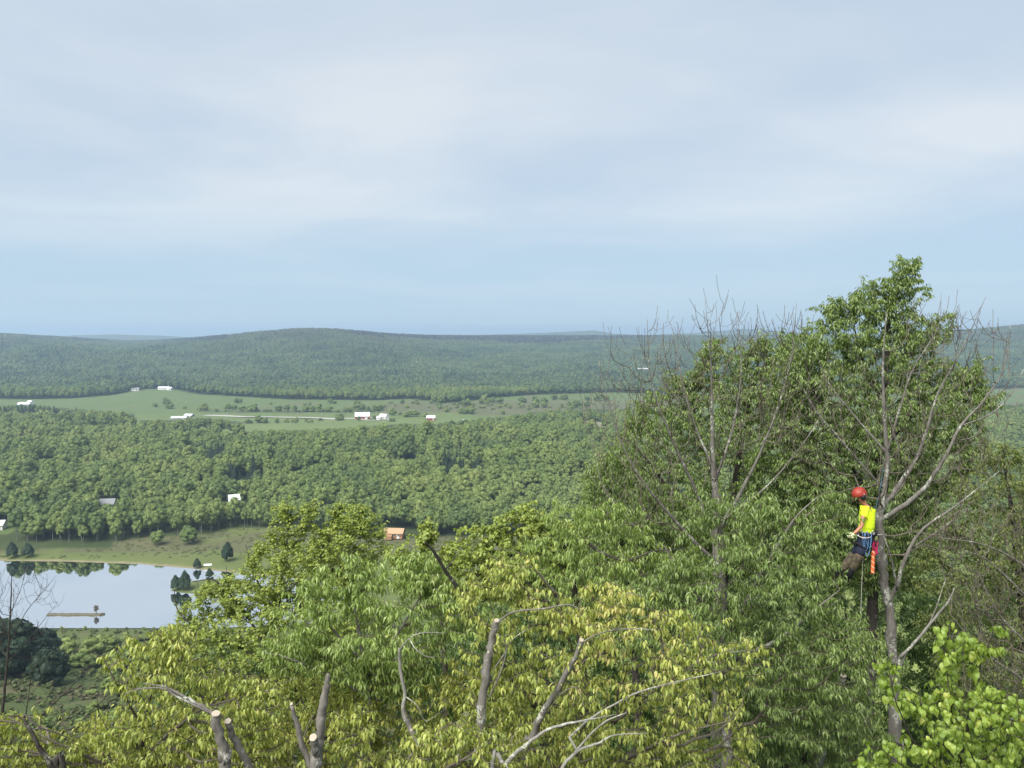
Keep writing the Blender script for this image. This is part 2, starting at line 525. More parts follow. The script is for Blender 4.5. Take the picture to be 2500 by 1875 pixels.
M_DARKF = wood_leaf('dark plateau conifers', [(0.2, (0.022, 0.026, 0.030)), (0.8, (0.040, 0.042, 0.040))])
M_CONI = wood_leaf('conifer needles', [(0.2, (0.020, 0.042, 0.022)), (0.8, (0.034, 0.062, 0.030))])
M_BARKFAR = bark_mat('grey trunk bark', (0.11, 0.10, 0.085), (0.30, 0.28, 0.25), scale=0.5)

def ico():
    import bmesh
    bm = bmesh.new(); bmesh.ops.create_icosphere(bm, subdivisions=2, radius=1.0)
    V = np.array([v.co[:] for v in bm.verts]); F = np.array([[v.index for v in f.verts] for f in bm.faces]); bm.free()
    return V, F
ICO_V, ICO_F = ico()
def unit(a):
    return a / np.maximum(np.linalg.norm(a, axis=-1, keepdims=True), 1e-9)
def crown_mesh(name, seed, mat, h=13.0, w=4.0, blobs=14, cards=70, csize=0.5, base=0.32, shell=0.86, top=1.0):
    """Rounded clumpy crown: lumps of foliage around a dome, each lump a rough core with leaf sprays standing off it."""
    r = np.random.default_rng(seed)
    Vs, Fs, n0 = [], [], 0
    cz = h * (base + 1) / 2
    hh = h * (1 - base) / 2
    for b in range(blobs):
        if b == 0:
            c = np.array([0, 0, cz]); rad = np.array([w * 0.62, w * 0.62, hh * 0.62])
        else:
            th = b * 2.39996 + r.uniform(-.3, .3)
            q = (b - 0.5) / (blobs - 1)
            zz = 1 - 1.75 * q
            rr = math.sqrt(max(0, 1 - zz * zz)) ** 0.8
            c = np.array([math.cos(th) * rr * w * 0.62, math.sin(th) * rr * w * 0.62, cz + zz * hh * 0.66]) * r.uniform(0.93, 1.07, 3)
            s = r.uniform(0.34, 0.50)
            rad = np.array([w * s, w * s, hh * s * 0.85])
        nn = 1 + 0.22 * np.sin(ICO_V @ r.uniform(-4, 4, 3) + r.uniform(0, 6)) + 0.14 * r.normal(size=len(ICO_V))
        V = ICO_V * nn[:, None] * rad * shell + c
        Vs.append(V); Fs.append(ICO_F + n0); n0 += len(V)
        d = unit(r.normal(size=(cards, 3))); d[:, 2] = np.abs(d[:, 2]) * 0.9 + d[:, 2] * 0.1; d = unit(d)
        P = d * rad * r.uniform(0.85, 1.15, (cards, 1)) + c
        a = unit(np.cross(d, r.normal(size=(cards, 3)))); bb = np.cross(d, a) + d * r.uniform(-.8, .8, (cards, 1))
        s = csize * r.uniform(0.6, 1.3, (cards, 1))
        V = np.stack([P - a * s, P - bb * s * 0.8, P + a * s, P + bb * s * 0.9 + d * s * 0.3], 1).reshape(-1, 3)
        f = np.arange(cards)[:, None] * 4 + np.array([[0, 1, 2, 3]]) + n0
        f = np.concatenate([f[:, [0, 1, 2]], f[:, [0, 2, 3]]])
        Vs.append(V); Fs.append(f); n0 += len(V)
    return mesh_np(name, np.concatenate(Vs), [np.concatenate(Fs)], mat=mat, smooth=True)
def conifer_mesh(name, seed, mat, h=14.0, w=3.0, levels=16, per=11, base=0.08):
    r = np.random.default_rng(seed)
    Vs, Fs, n0 = [], [], 0
    for k in range(levels):
        q = k / (levels - 1)
        z = h * (base + (1 - base) * q)
        L0 = w * (1 - q) ** 0.8 + 0.25
        for j in range(per):
            a = j / per * 6.283 + r.uniform(-.3, .3) + k
            L = L0 * r.uniform(0.65, 1.12)
            d = np.array([math.cos(a), math.sin(a), 0]); s = np.array([-d[1], d[0], 0])
            ww = 0.33 * L + 0.22
            z0 = z + r.uniform(-.3, .3)
            tip = d * L + np.array([0, 0, z0 - 0.28 * L])
            V = np.array([[0, 0, z0 + 0.3], d * L * .55 + s * ww + [0, 0, z0 - .12 * L - .12], tip, d * L * .55 - s * ww + [0, 0, z0 - .12 * L - .12],
                          d * L * .5 + [0, 0, z0 + .12], d * L * .45 + [0, 0, z0 - .5]])
            Vs.append(V); Fs.append(np.array([[0, 1, 4], [1, 2, 4], [2, 3, 4], [3, 0, 4], [0, 5, 1], [5, 2, 1], [5, 3, 2], [0, 3, 5]]) + n0); n0 += 6
    Vs.append(np.array([[-.15, -.15, 0], [.15, -.15, 0], [0, .2, 0], [0, 0, h * 1.03]])); Fs.append(np.array([[0, 1, 3], [1, 2, 3], [2, 0, 3]]) + n0)
    return mesh_np(name, np.concatenate(Vs), [np.concatenate(Fs)], mat=mat)
def trunk_mesh(name, h=7.0, r0=0.22, seed=0, mat=None):
    r = np.random.default_rng(seed)
    k, ns = 6, 5
    ang = np.arange(k) / k * 2 * math.pi
    V = []
    off = np.zeros(2)
    for i in range(ns):
        q = i / (ns - 1)
        rad = r0 * (1.25 - 0.7 * q)
        V.append(np.stack([np.cos(ang) * rad + off[0], np.sin(ang) * rad + off[1], np.full(k, -0.6 + (h + .6) * q)], 1))
        off = off + r.uniform(-.18, .18, 2)
    V = np.concatenate(V)
    F = []
    for i in range(ns - 1):
        for j in range(k):
            F.append([i * k + j, i * k + (j + 1) % k, (i + 1) * k + (j + 1) % k, (i + 1) * k + j])
    # two low limbs
    return mesh_np(name, V, [np.array(F)], mat=mat)
CROWNS = [crown_mesh('crown', 100 + i, M_WOOD, h=[13, 14.5, 12, 15.5, 11.5, 14][i], w=[3.7, 3.4, 4.1, 3.8, 3.3, 4.3][i], cards=52, csize=.42, base=[.30, .34, .22, .36, .18, .3][i]) for i in range(6)]
HCROWNS = [crown_mesh('hill crown', 200 + i, M_HILL, h=[12, 14, 13, 15][i], w=[3.5, 3.9, 4.3, 3.7][i], blobs=8, cards=14, csize=0.9, base=0.1) for i in range(4)]
CONIFERS = [conifer_mesh('conifer crown', 300 + i, M_CONI, h=[13, 16, 11][i], w=[3.0, 3.1, 3.4][i]) for i in range(3)]
DCROWNS = [crown_mesh('dark crown', 250 + i, M_DARKF, h=[12, 15][i], w=[4.0, 4.4][i], blobs=8, cards=14, csize=0.8, base=0.0) for i in range(2)]
TRUNKS = [trunk_mesh('trunk', 9, 0.17, i, M_BARKFAR) for i in range(3)]

def scatter_trees():
    def grid(y0, y1, sp, tmax, jit=0.42):
        ys = np.arange(y0, y1, sp)
        X, Y = [], []
        for i, y in enumerate(ys):
            w = tmax * y + 30
            xs = np.arange(-w, w, sp) + (i % 2) * sp * 0.5
            X.append(xs); Y.append(np.full(len(xs), y))
        X = np.concatenate(X); Y = np.concatenate(Y)
        return X + rng.uniform(-jit, jit, len(X)) * sp, Y + rng.uniform(-jit, jit, len(Y)) * sp
    def ok(x, y, z, hgt):
        u, v = project(x, y, z); _, vt = project(x, y, z + hgt); _, vm = project(x, y, z + hgt * 0.5)
        bad = np.zeros(len(x), bool)
        for P in (FIELD_UV, FIELD2_UV):
            for q in (v, vt, vm):
                bad |= in_poly(u, q, P) & (y > 560)
        for q in (v, vt, vm):
            bad |= in_poly(u, q, CLEAR_UV)
        bad |= in_poly(u, v, MEADOW_UV) & (y < 560)
        bad |= in_poly(u, v, LAWN_UV)
        for (hx, hy, hr) in CLEARINGS:
            bad |= np.hypot((x - hx), (y - hy)) < hr
            lg = 15 if hr == 8.5 else 34 if hr < 9 else hr * 2.6
            bad |= (np.abs(x / y - hx / hy) * hy < hr * 0.8) & (y < hy) & (y > hy - lg)
        return ~bad
    x, y = grid(395, 900, 5.35, 0.74)
    z = height(x, y)
    s = rng.uniform(0.70, 1.05, len(x)) * (1 + 0.18 * wav(x, y, 70, 2)) * np.where(rng.random(len(x)) < .08, 1.3, 1.0)
    k = ok(x, y, z, 13 * s) & (rng.random(len(x)) > 0.05)
    mid = (x[k], y[k], z[k], s[k])
    x, y = grid(900, 1350, 6.2, 0.76)
    z = height(x, y)
    s = rng.uniform(0.7, 1.1, len(x))
    k = ok(x, y, z, 13 * s)
    mid2 = (x[k], y[k], z[k], s[k])
    x, y = grid(1350, 4300, 8.1, 0.76)
    z = height(x, y)
    s = rng.uniform(0.75, 1.25, len(x))
    k = ok(x, y, z, 12 * s)
    far = (x[k], y[k], z[k], s[k])
    return mid, mid2, far

# clearings around buildings that stand among trees (filled from their places)
def on_roofline(u, v, up):
    """Where the view ray passes UP metres above the ground: a roof seen among tree tops."""
    D = np.linspace(380, 800, 1700); P = at_n(np.full(1700, float(u)), np.full(1700, float(v)), D)
    i = int(np.argmax(P[:, 2] <= height(P[:, 0], P[:, 1]) + up))
    return np.array([P[i, 0], P[i, 1], P[i, 2] - up])
H_WHITE_A = on_roofline(571, 1209, 10.0)
H_GREY = on_roofline(263, 1222, 6.0)
H_ORANGE = on_level(963, 1308, 3.0)
H_LEFT = on_level(-6, 1288, 3.0)
CLEARINGS = [(H_WHITE_A[0], H_WHITE_A[1] + 1, 8.5), (H_GREY[0], H_GREY[1] + 1, 8), (H_ORANGE[0], H_ORANGE[1], 15), (H_LEFT[0], H_LEFT[1], 12)]

def instancer(name, pts, scales, rots, idx, protos, label, cat='woodland'):
    me = bpy.data.meshes.new(name)
    me.vertices.add(len(pts)); me.vertices.foreach_set('co', np.asarray(pts, np.float32).ravel())
    for k, a, t in (('size', scales, 'FLOAT'), ('turn', rots, 'FLOAT'), ('which', idx, 'INT')):
        q = me.attributes.new(k, t, 'POINT'); q.data.foreach_set('value', np.asarray(a, np.int32 if t == 'INT' else np.float32))
    me.update()
    o = add_obj(name, me)
    ng = bpy.data.node_groups.new(name, 'GeometryNodeTree')
    ng.interface.new_socket('Geometry', in_out='INPUT', socket_type='NodeSocketGeometry')
    ng.interface.new_socket('Geometry', in_out='OUTPUT', socket_type='NodeSocketGeometry')
    N = ng.nodes; L = ng.links
    gi = N.new('NodeGroupInput'); go = N.new('NodeGroupOutput')
    ip = N.new('GeometryNodeInstanceOnPoints')
    jn = N.new('GeometryNodeJoinGeometry')
    for p in reversed(protos):
        oi = N.new('GeometryNodeObjectInfo'); oi.inputs['Object'].default_value = p; oi.inputs['As Instance'].default_value = True
        L.new(oi.outputs['Geometry'], jn.inputs[0])
    def attr(nm, t):
        a = N.new('GeometryNodeInputNamedAttribute'); a.data_type = t; a.inputs['Name'].default_value = nm
        return a.outputs['Attribute']
    cz = N.new('ShaderNodeCombineXYZ'); L.new(attr('turn', 'FLOAT'), cz.inputs[2])
    L.new(gi.outputs[0], ip.inputs['Points']); L.new(jn.outputs[0], ip.inputs['Instance'])
    ip.inputs['Pick Instance'].default_value = True
    L.new(attr('which', 'INT'), ip.inputs['Instance Index'])
    e2r = N.new('FunctionNodeEulerToRotation'); L.new(cz.outputs[0], e2r.inputs[0]); L.new(e2r.outputs[0], ip.inputs['Rotation'])
    cs = N.new('ShaderNodeCombineXYZ'); sc_ = attr('size', 'FLOAT')
    for i in range(3): L.new(sc_, cs.inputs[i])
    L.new(cs.outputs[0], ip.inputs['Scale'])
    L.new(ip.outputs[0], go.inputs[0])
    md = o.modifiers.new('scatter', 'NODES'); md.node_group = ng
    return tag(o, label, cat, kind='stuff')

def build_forest():
    mid, mid2, far = scatter_trees()
    x, y, z, s = mid
    u, v = project(x, y, z)
    conif = (np.abs(u - 525) < 26) & (np.abs(v - 1143) < 16) | (np.abs(u - 590) < 40) & (np.abs(v - 1185) < 12) | (np.abs(u - 1130) < 48) & (np.abs(v - 1165) < 9)
    # the nearest three hundred that the frame shows, as trees of their own
    fg = (v > 1200) & (u > 700) | (u > 1430)
    vis = (u > -20) & (u < 2520) & ~fg
    order = np.argsort(np.where(vis, y, 1e9))[:290]
    single = np.zeros(len(x), bool); single[order] = True
    protos, cprotos = [], []
    n = 0
    for i in order:
        co = bool(conif[i])
        e = empty('broadleaf_tree' if not co else 'conifer_tree', (x[i], y[i], z[i] - 0.1), rng.uniform(0, 6.28))
        sc_ = s[i]
        e.scale = (sc_, sc_, sc_)
        edge = (v[i] > 1275)
        if co:
            tag(e, 'dark conifer standing in the green broadleaf wood beyond the pond', 'tree', 'dark conifers in the wood')
        elif edge:
            tag(e, 'round green broadleaf tree with pale trunk at the meadow edge of the wood', 'tree', 'broadleaf trees along the meadow edge')
        else:
            tag(e, 'round green broadleaf tree inside the wood behind the pond meadow', 'tree', 'broadleaf trees of the wood beyond the pond')
        k = n % 6
        cme = CONIFERS[n % 3] if co else CROWNS[k]
        c = add_obj('crown', cme, e)
        t = add_obj('trunk', TRUNKS[n % 3], e)
        if not co and len(protos) < 6: protos.append(c)
        n += 1
    # prototypes for the masses are the crowns of real trees of the scene
    def mk_proto(me, nm):
        o = bpy.data.objects.new(nm, me)   # not linked: only read by the scatter
        return o
    hp = [mk_proto(m, 'hill_crown_shape') for m in HCROWNS]
    cp = [mk_proto(m, 'conifer_shape') for m in CONIFERS]
    bp = [mk_proto(m, 'broadleaf_shape') for m in CROWNS]
    dp = [mk_proto(m, 'dark_conifer_shape') for m in DCROWNS]
    k = ~single
    idx = rng.integers(0, 6, len(x)); idx[conif] = 6 + rng.integers(0, 3, conif.sum())
    P = np.stack([x, y, z], 1)
    instancer('woodland', P[k], s[k], rng.uniform(0, 6.28, k.sum()), idx[k], bp + cp, 'rolling green broadleaf wood between the pond and the valley fields')
    # wooded slope to the right of the pond, under and behind the near trees
    gx, gy = np.meshgrid(np.arange(-30, 330, 6.0), np.arange(72, 394, 6.0))
    gx = (gx + rng.uniform(-2.3, 2.3, gx.shape)).ravel(); gy = (gy + rng.uniform(-2.3, 2.3, gy.shape)).ravel()
    gh = height(gx, gy); gu, gv = project(gx, gy, gh)
    kk = (gu > np.where(gy > 285, 1310, 1130)) & (gx < gy * .8 + 20)
    gs = rng.uniform(.65, 1.0, kk.sum())
    instancer('woodland', np.stack([gx, gy, gh], 1)[kk], gs, rng.uniform(0, 6.28, kk.sum()), rng.integers(0, 6, kk.sum()), bp, 'shaded broadleaf wood on the slope right of the pond')
    x, y, z, s = mid2
    u, v = project(x, y, z)
    conif = (u < 430) & (v < 1032) & (v > 985) & (wav(x, y, 120, 2) > 0.15)
    idx = rng.integers(0, 6, len(x)); idx[conif] = 6 + rng.integers(0, 3, conif.sum())
    instancer('woodland', np.stack([x, y, z], 1), s, rng.uniform(0, 6.28, len(x)), idx, bp + cp, 'belt of mixed trees bordering the valley fields')
    x, y, z, s = far
    u, v = project(x, y, z)
    edge_ = 846 - np.abs(u - 1260) * 0.045 + 5 * wav(x, y, 330, 3)
    plate = (y > 2500) & (u > 860) & (u < 1640) & (v < edge_)
    plate |= (y > 2500) & (u > 180) & (u < 560) & (v < 840)
    patch = (wav(x, y, 260, 4) + 0.5 * wav(x, y, 90, 1) > 1.15) | (np.abs(u - 330) < 90) & (np.abs(v - 940) < 7) | (np.abs(u - 1580) < 150) & (np.abs(v - 930) < 8)
    co = plate & (rng.random(len(x)) < 0.85) | patch & (rng.random(len(x)) < 0.7)
    idx = rng.integers(0, 4, len(x)); idx[co] = 4 + rng.integers(0, 3, co.sum())
    s = np.where(co, s * 0.95, s)
    idx[plate & co] = 7 + rng.integers(0, 2, (plate & co).sum())
    instancer('hill_forest', np.stack([x, y, z], 1), s, rng.uniform(0, 6.28, len(x)), idx, hp + cp + dp, 'hazy blue green forest covering the hills across the valley')
build_forest()

# ------------------------------------------------------------------ haze
def build_haze():
    m, nt, o = new_mat('valley haze')
    p = nt.nodes.new('ShaderNodeVolumePrincipled')
    p.inputs['Color'].default_value = (0.55, 0.75, 0.96, 1)
    p.inputs['Density'].default_value = 0.00017
    p.inputs['Anisotropy'].default_value = 0.2
    nt.links.new(p.outputs[0], o.inputs['Volume'])
    x0, x1, y0, y1, z0, z1 = -20500, 20500, -310, 13010, -4, 182
    V = [(x, y, z) for z in (z0, z1) for y in (y0, y1) for x in (x0, x1)]
    F = [[0, 2, 3, 1], [4, 5, 7, 6], [0, 1, 5, 4], [2, 6, 7, 3], [0, 4, 6, 2], [1, 3, 7, 5]]
    tag(add_obj('haze', mesh_np('haze', V, [np.array(F)], mat=m)), 'pale blue summer haze over the valley', None, kind='stuff')
build_haze()
# ------------------------------------------------------------------ near trees: wood
M_BARK = bark_mat('lichened grey bark', (0.11, 0.10, 0.085), (0.26, 0.245, 0.215), (0.38, 0.39, 0.33), 0.3)
M_BARKD = bark_mat('dark wet bark', (0.030, 0.026, 0.021), (0.085, 0.076, 0.064), (0.22, 0.23, 0.17), 0.2)
M_BARKP = bark_mat('pale smooth bark', (0.16, 0.15, 0.13), (0.34, 0.33, 0.29), (0.44, 0.45, 0.38), 0.35)
M_TWIG = bark_mat('grey brown twig bark', (0.095, 0.080, 0.060), (0.21, 0.185, 0.15), (0.30, 0.30, 0.24), 0.1, 2)
M_TWIGD = bark_mat('dark twig bark', (0.030, 0.025, 0.020), (0.08, 0.07, 0.056), (0.2, 0.2, 0.15), 0.0, 2)
M_CUT = plain_mat('fresh cut wood', (0.38, 0.335, 0.26), 0.8, 0.2, 30, 0.35)

def catmull(P, n):
    P = np.asarray(P, float)
    Q = np.vstack([2 * P[0] - P[1], P, 2 * P[-1] - P[-2]])
    out = []
    for i in range(len(P) - 1):
        p0, p1, p2, p3 = Q[i:i + 4]
        for t in np.linspace(0, 1, n, endpoint=False):
            out.append(0.5 * ((2 * p1) + (-p0 + p2) * t + (2 * p0 - 5 * p1 + 4 * p2 - p3) * t * t + (-p0 + 3 * p1 - 3 * p2 + p3) * t ** 3))
    out.append(P[-1])
    return np.array(out)
def tube(P, r, sides=8, cap=True, rough=0.06, r_=None):
    """Sweep; P (n,3), r (n,). Returns V, quads, cap faces."""
    P = np.asarray(P, float); r = np.asarray(r, float)
    n = len(P)
    T = unit(np.gradient(P, axis=0))
    N = np.cross(T[0], [0.13, 0.9, 0.31]); N /= np.linalg.norm(N)
    Vs = []
    ang = np.arange(sides) / sides * 2 * math.pi
    rr = rng if r_ is None else r_
    for i in range(n):
        N = N - T[i] * (N @ T[i]); N /= max(np.linalg.norm(N), 1e-9)
        B = np.cross(T[i], N)
        k = r[i] * (1 + rough * rr.normal(size=sides))
        Vs.append(P[i] + np.cos(ang)[:, None] * N * k[:, None] + np.sin(ang)[:, None] * B * k[:, None])
    V = np.concatenate(Vs)
    i = np.arange(n - 1)[:, None] * sides; j = np.arange(sides)[None]; j2 = (j + 1) % sides
    F = np.stack([i + j, i + j2, i + sides + j2, i + sides + j], -1).reshape(-1, 4)
    if cap:
        V = np.vstack([V, P[-1], P[0]])
        c = n * sides
        T3 = np.array([[(n - 1) * sides + q, (n - 1) * sides + (q + 1) % sides, c] for q in range(sides)] + [[(q + 1) % sides, q, c + 1] for q in range(sides)])
    else:
        T3 = np.zeros((0, 3), int)
    return V, F, T3
def limb_world(pts, ground=False):
    """pts: (u, v, D, r). Optionally extended down to the ground."""
    P = [at(u, v, D) for u, v, D, r in pts]; r = [q[3] for q in pts]
    if ground:
        b = P[0]
        g_ = gz(b[0], b[1])
        if b[2] > g_ + 0.3:
            P = [np.array([b[0], b[1], g_ - 0.3])] + ([np.array([b[0], b[1], (g_ + b[2]) / 2]) + np.array([0.1, 0, 0])] if b[2] > g_ + 3 else []) + P
            r = [r[0] * 1.35] + ([r[0] * 1.12] if b[2] > g_ + 3 else []) + r
    P = np.array(P); r = np.array(r)
    k = 5
    Q = catmull(P, k)
    rr = np.interp(np.linspace(0, len(P) - 1, len(Q)), np.arange(len(P)), r)
    L = np.linalg.norm(np.diff(Q, axis=0), axis=1).sum()
    w = np.minimum(rr * 0.35, 0.03)[:, None] * rng.normal(size=Q.shape) * 0.5
    w[0] = 0; w[-1] = 0
    return Q + w, rr

def grow(seeds_P, seeds_len, tips, bf=0.3, step=0.3, bend=0.25, down_pen=0.8, tiplift=0.0, rtip=0.0025, expo=0.46, rmax=0.06):
    """Joins every tip to the cheapest existing node; returns node positions, parents, radii, and tip node ids."""
    ns = len(seeds_P)
    cap = ns + len(tips) * 14 + 64
    P = np.zeros((cap, 3)); par = np.full(cap, -1); pl = np.zeros(cap)
    P[:ns] = seeds_P; pl[:ns] = seeds_len
    n = ns
    d0 = np.array([np.min(np.linalg.norm(seeds_P - t, axis=1)) for t in tips])
    order = np.argsort(d0 + rng.uniform(0, 0.25, len(tips)))
    tipid = []
    for q in order:
        t = tips[q]
        dv = t - P[:n]
        d = np.linalg.norm(dv, axis=1)
        cost = d + bf * pl[:n] + down_pen * np.maximum(0, -dv[:, 2])
        j = int(np.argmin(cost))
        dist = d[j]
        m = max(1, min(10, int(math.ceil(dist / step))))
        if n + m + 3 > cap: break
        a = P[j]
        pd = P[j] - P[par[j]] if par[j] >= 0 else (t - a)
        pd = pd / max(np.linalg.norm(pd), 1e-6)
        dr = (t - a) / max(dist, 1e-6)
        ctrl = a + (pd * 0.45 + dr * 0.55) * dist * 0.5 + np.array([0, 0, -bend * dist * 0.25])
        prev = j
        for k in range(1, m + 1):
            s = k / m
            p = (1 - s) ** 2 * a + 2 * s * (1 - s) * ctrl + s * s * t
            if k < m: p = p + rng.normal(size=3) * 0.03 * min(dist, 1)
            P[n] = p; par[n] = prev; pl[n] = pl[prev] + dist / m
            prev = n; n += 1
        if tiplift > 0:
            dd = P[prev] - P[par[prev]]; dd = dd / max(np.linalg.norm(dd), 1e-6)
            L = tiplift * rng.uniform(0.4, 1.3)
            for k in (1, 2):
                dd = unit(dd * 0.6 + np.array([0, 0, 0.55]) + rng.normal(size=3) * 0.08)
                P[n] = P[prev] + dd * L * 0.5; par[n] = prev; pl[n] = pl[prev] + L / 2; prev = n; n += 1
        tipid.append(prev)
    P, par = P[:n], par[:n]
    cnt = np.zeros(n); cnt[tipid] = 1
    for i in range(n - 1, ns - 1, -1):
        cnt[par[i]] += cnt[i]
    r = np.minimum(rtip * np.maximum(cnt, 1) ** expo, rmax)
    return P, par, r, np.array(tipid), ns, cnt
def twig_mesh(P, par, r, ns, cnt, rthick=0.011):
    n = len(P)
    main = {}
    best = np.zeros(n)
    for i in range(ns, n):
        p = par[i]
        if cnt[i] > best[p]: best[p] = cnt[i]; main[p] = i
    out_V, out_F, off = [], [], 0
    for thick in (True, False):
        sides = 6 if thick else 3
        ids = np.array([i for i in range(ns, n) if (r[i] > rthick) == thick])
        if not len(ids): continue
        idset = np.zeros(n, bool); idset[ids] = True
        d = unit(P[ids] - P[par[ids]])
        ref = np.where(np.abs(d[:, 1:2]) > 0.92, np.array([[1.0, 0, 0]]), np.array([[0, 1.0, 0]]))
        a = unit(np.cross(d, ref)); b = np.cross(d, a)
        ang = np.arange(sides) / sides * 2 * math.pi
        def ring(C, rad):
            return C[:, None] + (a[:, None] * np.cos(ang)[None, :, None] + b[:, None] * np.sin(ang)[None, :, None]) * rad[:, None, None]
        top = ring(P[ids], r[ids])
        cont = np.array([(main.get(par[i]) == i) and par[i] >= ns and idset[par[i]] for i in ids])
        pos = np.full(n, -1); pos[ids] = np.arange(len(ids))
        k = len(ids)
        base_ids = np.where(~cont)[0]
        bot = ring(P[par[ids]], r[ids] * 1.05)[base_ids]
        V = np.concatenate([top.reshape(-1, 3), bot.reshape(-1, 3)])
        start = np.where(cont, pos[par[ids]] * sides, 0)
        bpos = np.full(k, 0); bpos[base_ids] = k * sides + np.arange(len(base_ids)) * sides
        start = np.where(cont, start, bpos)
        e = pos[ids] * sides
        j = np.arange(sides); j2 = (j + 1) % sides
        F = np.stack([start[:, None] + j, start[:, None] + j2, e[:, None] + j2, e[:, None] + j], -1).reshape(-1, 4) + off
        out_V.append(V); out_F.append(F); off += len(V)
    return np.concatenate(out_V), np.concatenate(out_F)

# ------------------------------------------------------------------ near trees: leaves
def T_lance():
    V = [(0, 0, 0), (.3, .5, .05), (.3, 0, 0), (.3, -.5, .05), (.68, .36, -.06), (.68, 0, -.12), (.68, -.36, -.06), (1, 0, -.30)]
    return np.array(V, float), [[0, 3, 2], [0, 2, 1], [2, 3, 6], [2, 6, 5], [1, 2, 5], [1, 5, 4], [5, 6, 7], [4, 5, 7]]
def T_lance4():
    V = [(0, 0, 0), (.45, .5, .06), (.45, -.5, .06), (1, 0, -.26), (.45, 0, -.02)]
    return np.array(V, float), [[0, 4, 1], [0, 2, 4], [4, 2, 3], [4, 3, 1]]
def T_two():
    V = [(0, 0, 0), (.45, .5, .08), (.45, -.5, .08), (1, 0, -.12)]
    return np.array(V, float), [[0, 3, 1], [0, 2, 3]]
def T_heart():
    V = [(0, 0, 0), (-.10, .24, -.04), (.10, .44, -.10), (.45, .45, -.12), (.78, .25, -.20), (1.0, 0, -.34), (.78, -.25, -.20), (.45, -.45, -.12), (.10, -.44, -.10), (-.10, -.24, -.04), (.42, 0, .08)]
    F = []
    rim = [0, 1, 2, 3, 4, 5, 6, 7, 8, 9]
    for i in range(10):
        F.append([rim[(i + 1) % 10], rim[i], 10])
    return np.array(V, float), F
def T_palm():
    V = [(0, 0, 0), (.05, .35, 0), (.42, .62, -.06), (.40, .22, .03), (1, 0, -.2), (.40, -.22, .03), (.42, -.62, -.06), (.05, -.35, 0), (.35, 0, .04)]
    F = [[1, 0, 8], [2, 1, 8], [3, 2, 8], [4, 3, 8], [5, 4, 8], [6, 5, 8], [7, 6, 8], [0, 7, 8]]
    return np.array(V, float), F
def T_palm4():
    V = [(0, 0, 0), (.35, .6, -.02), (.35, -.6, -.02), (1, 0, -.15), (.3, 0, .05)]
    return np.array(V, float), [[0, 4, 1], [0, 2, 4], [4, 2, 3], [4, 3, 1]]
TPL = {'lance': T_lance(), 'lance4': T_lance4(), 'two': T_two(), 'heart': T_heart(), 'palm': T_palm(), 'palm4': T_palm4()}

def leaf_frames(tips, tdir, per, L, Wr, droop, spread, back, seed_r, fan=0.0):
    n = len(tips)
    N = n * per
    k = np.tile(np.arange(per), n)
    tip = np.repeat(tips, per, 0); td = np.repeat(tdir, per, 0)
    s = (k + seed_r.uniform(0, 0.9, N)) / per
    base = tip - td * (s * back)[:, None] + seed_r.normal(size=(N, 3)) * 0.012
    az = k * 2.39996 + np.repeat(seed_r.uniform(0, 6.28, n), per)
    rad = np.stack([np.cos(az), np.sin(az), np.zeros(N)], 1)
    dr = droop * seed_r.uniform(0.55, 1.35, (N, 1))
    D = unit(rad * spread * seed_r.uniform(.6, 1.3, (N, 1)) + td * 0.35 - np.array([0, 0, 1.0]) * dr)
    base = base + D * 0.02
    up = unit(rad * 0.55 + np.array([0, 0, 1.0]) + seed_r.normal(size=(N, 3)) * 0.35)
    Nn = unit(up - D * np.sum(up * D, 1, keepdims=True))
    S = np.cross(Nn, D)
    ll = L * seed_r.uniform(0.45, 1.3, N)
    return base, D, S, Nn, ll, ll * Wr * seed_r.uniform(0.8, 1.15, N)
def leaf_mass(fr, tpl, tint):
    base, D, S, Nn, ll, ww = fr
    tv, tf = TPL[tpl]
    V = base[:, None] + tv[None, :, 0:1] * (D * ll[:, None])[:, None] + tv[None, :, 1:2] * (S * ww[:, None])[:, None] + tv[None, :, 2:3] * (Nn * ll[:, None])[:, None]
    m = len(tv)
    F = (np.arange(len(base))[:, None, None] * m + np.array(tf)[None]).reshape(-1, 3)
    return V.reshape(-1, 3), F, np.repeat(tint, len(tf))

def poly_points(poly, n, r_):
    p = np.array(poly, float)
    lo, hi = p.min(0), p.max(0)
    out = np.zeros((0, 2))
    while len(out) < n:
        q = r_.uniform(lo, hi, (n * 3, 2))
        out = np.vstack([out, q[in_poly(q[:, 0], q[:, 1], poly)]])
    return out[:n]
def crown_tips(poly, D, rd, ncl, rcl, per, r_, edge=110.0, flat=0.75):
    c = poly_points(poly, ncl, r_)
    e = np.clip(poly_dist(c[:, 0], c[:, 1], poly) / edge, 0.2, 1)
    dd = D + rd * r_.uniform(-1, 1, ncl) * e
    C = at_n(c[:, 0], c[:, 1], dd)
    rr = rcl * r_.uniform(0.6, 1.3, ncl)
    off = r_.normal(size=(ncl, per, 3)) * 0.55
    off[:, :, 2] *= flat
    T = C[:, None] + off * rr[:, None, None]
    cl = np.repeat(np.arange(ncl), per)
    return T.reshape(-1, 3), cl, C

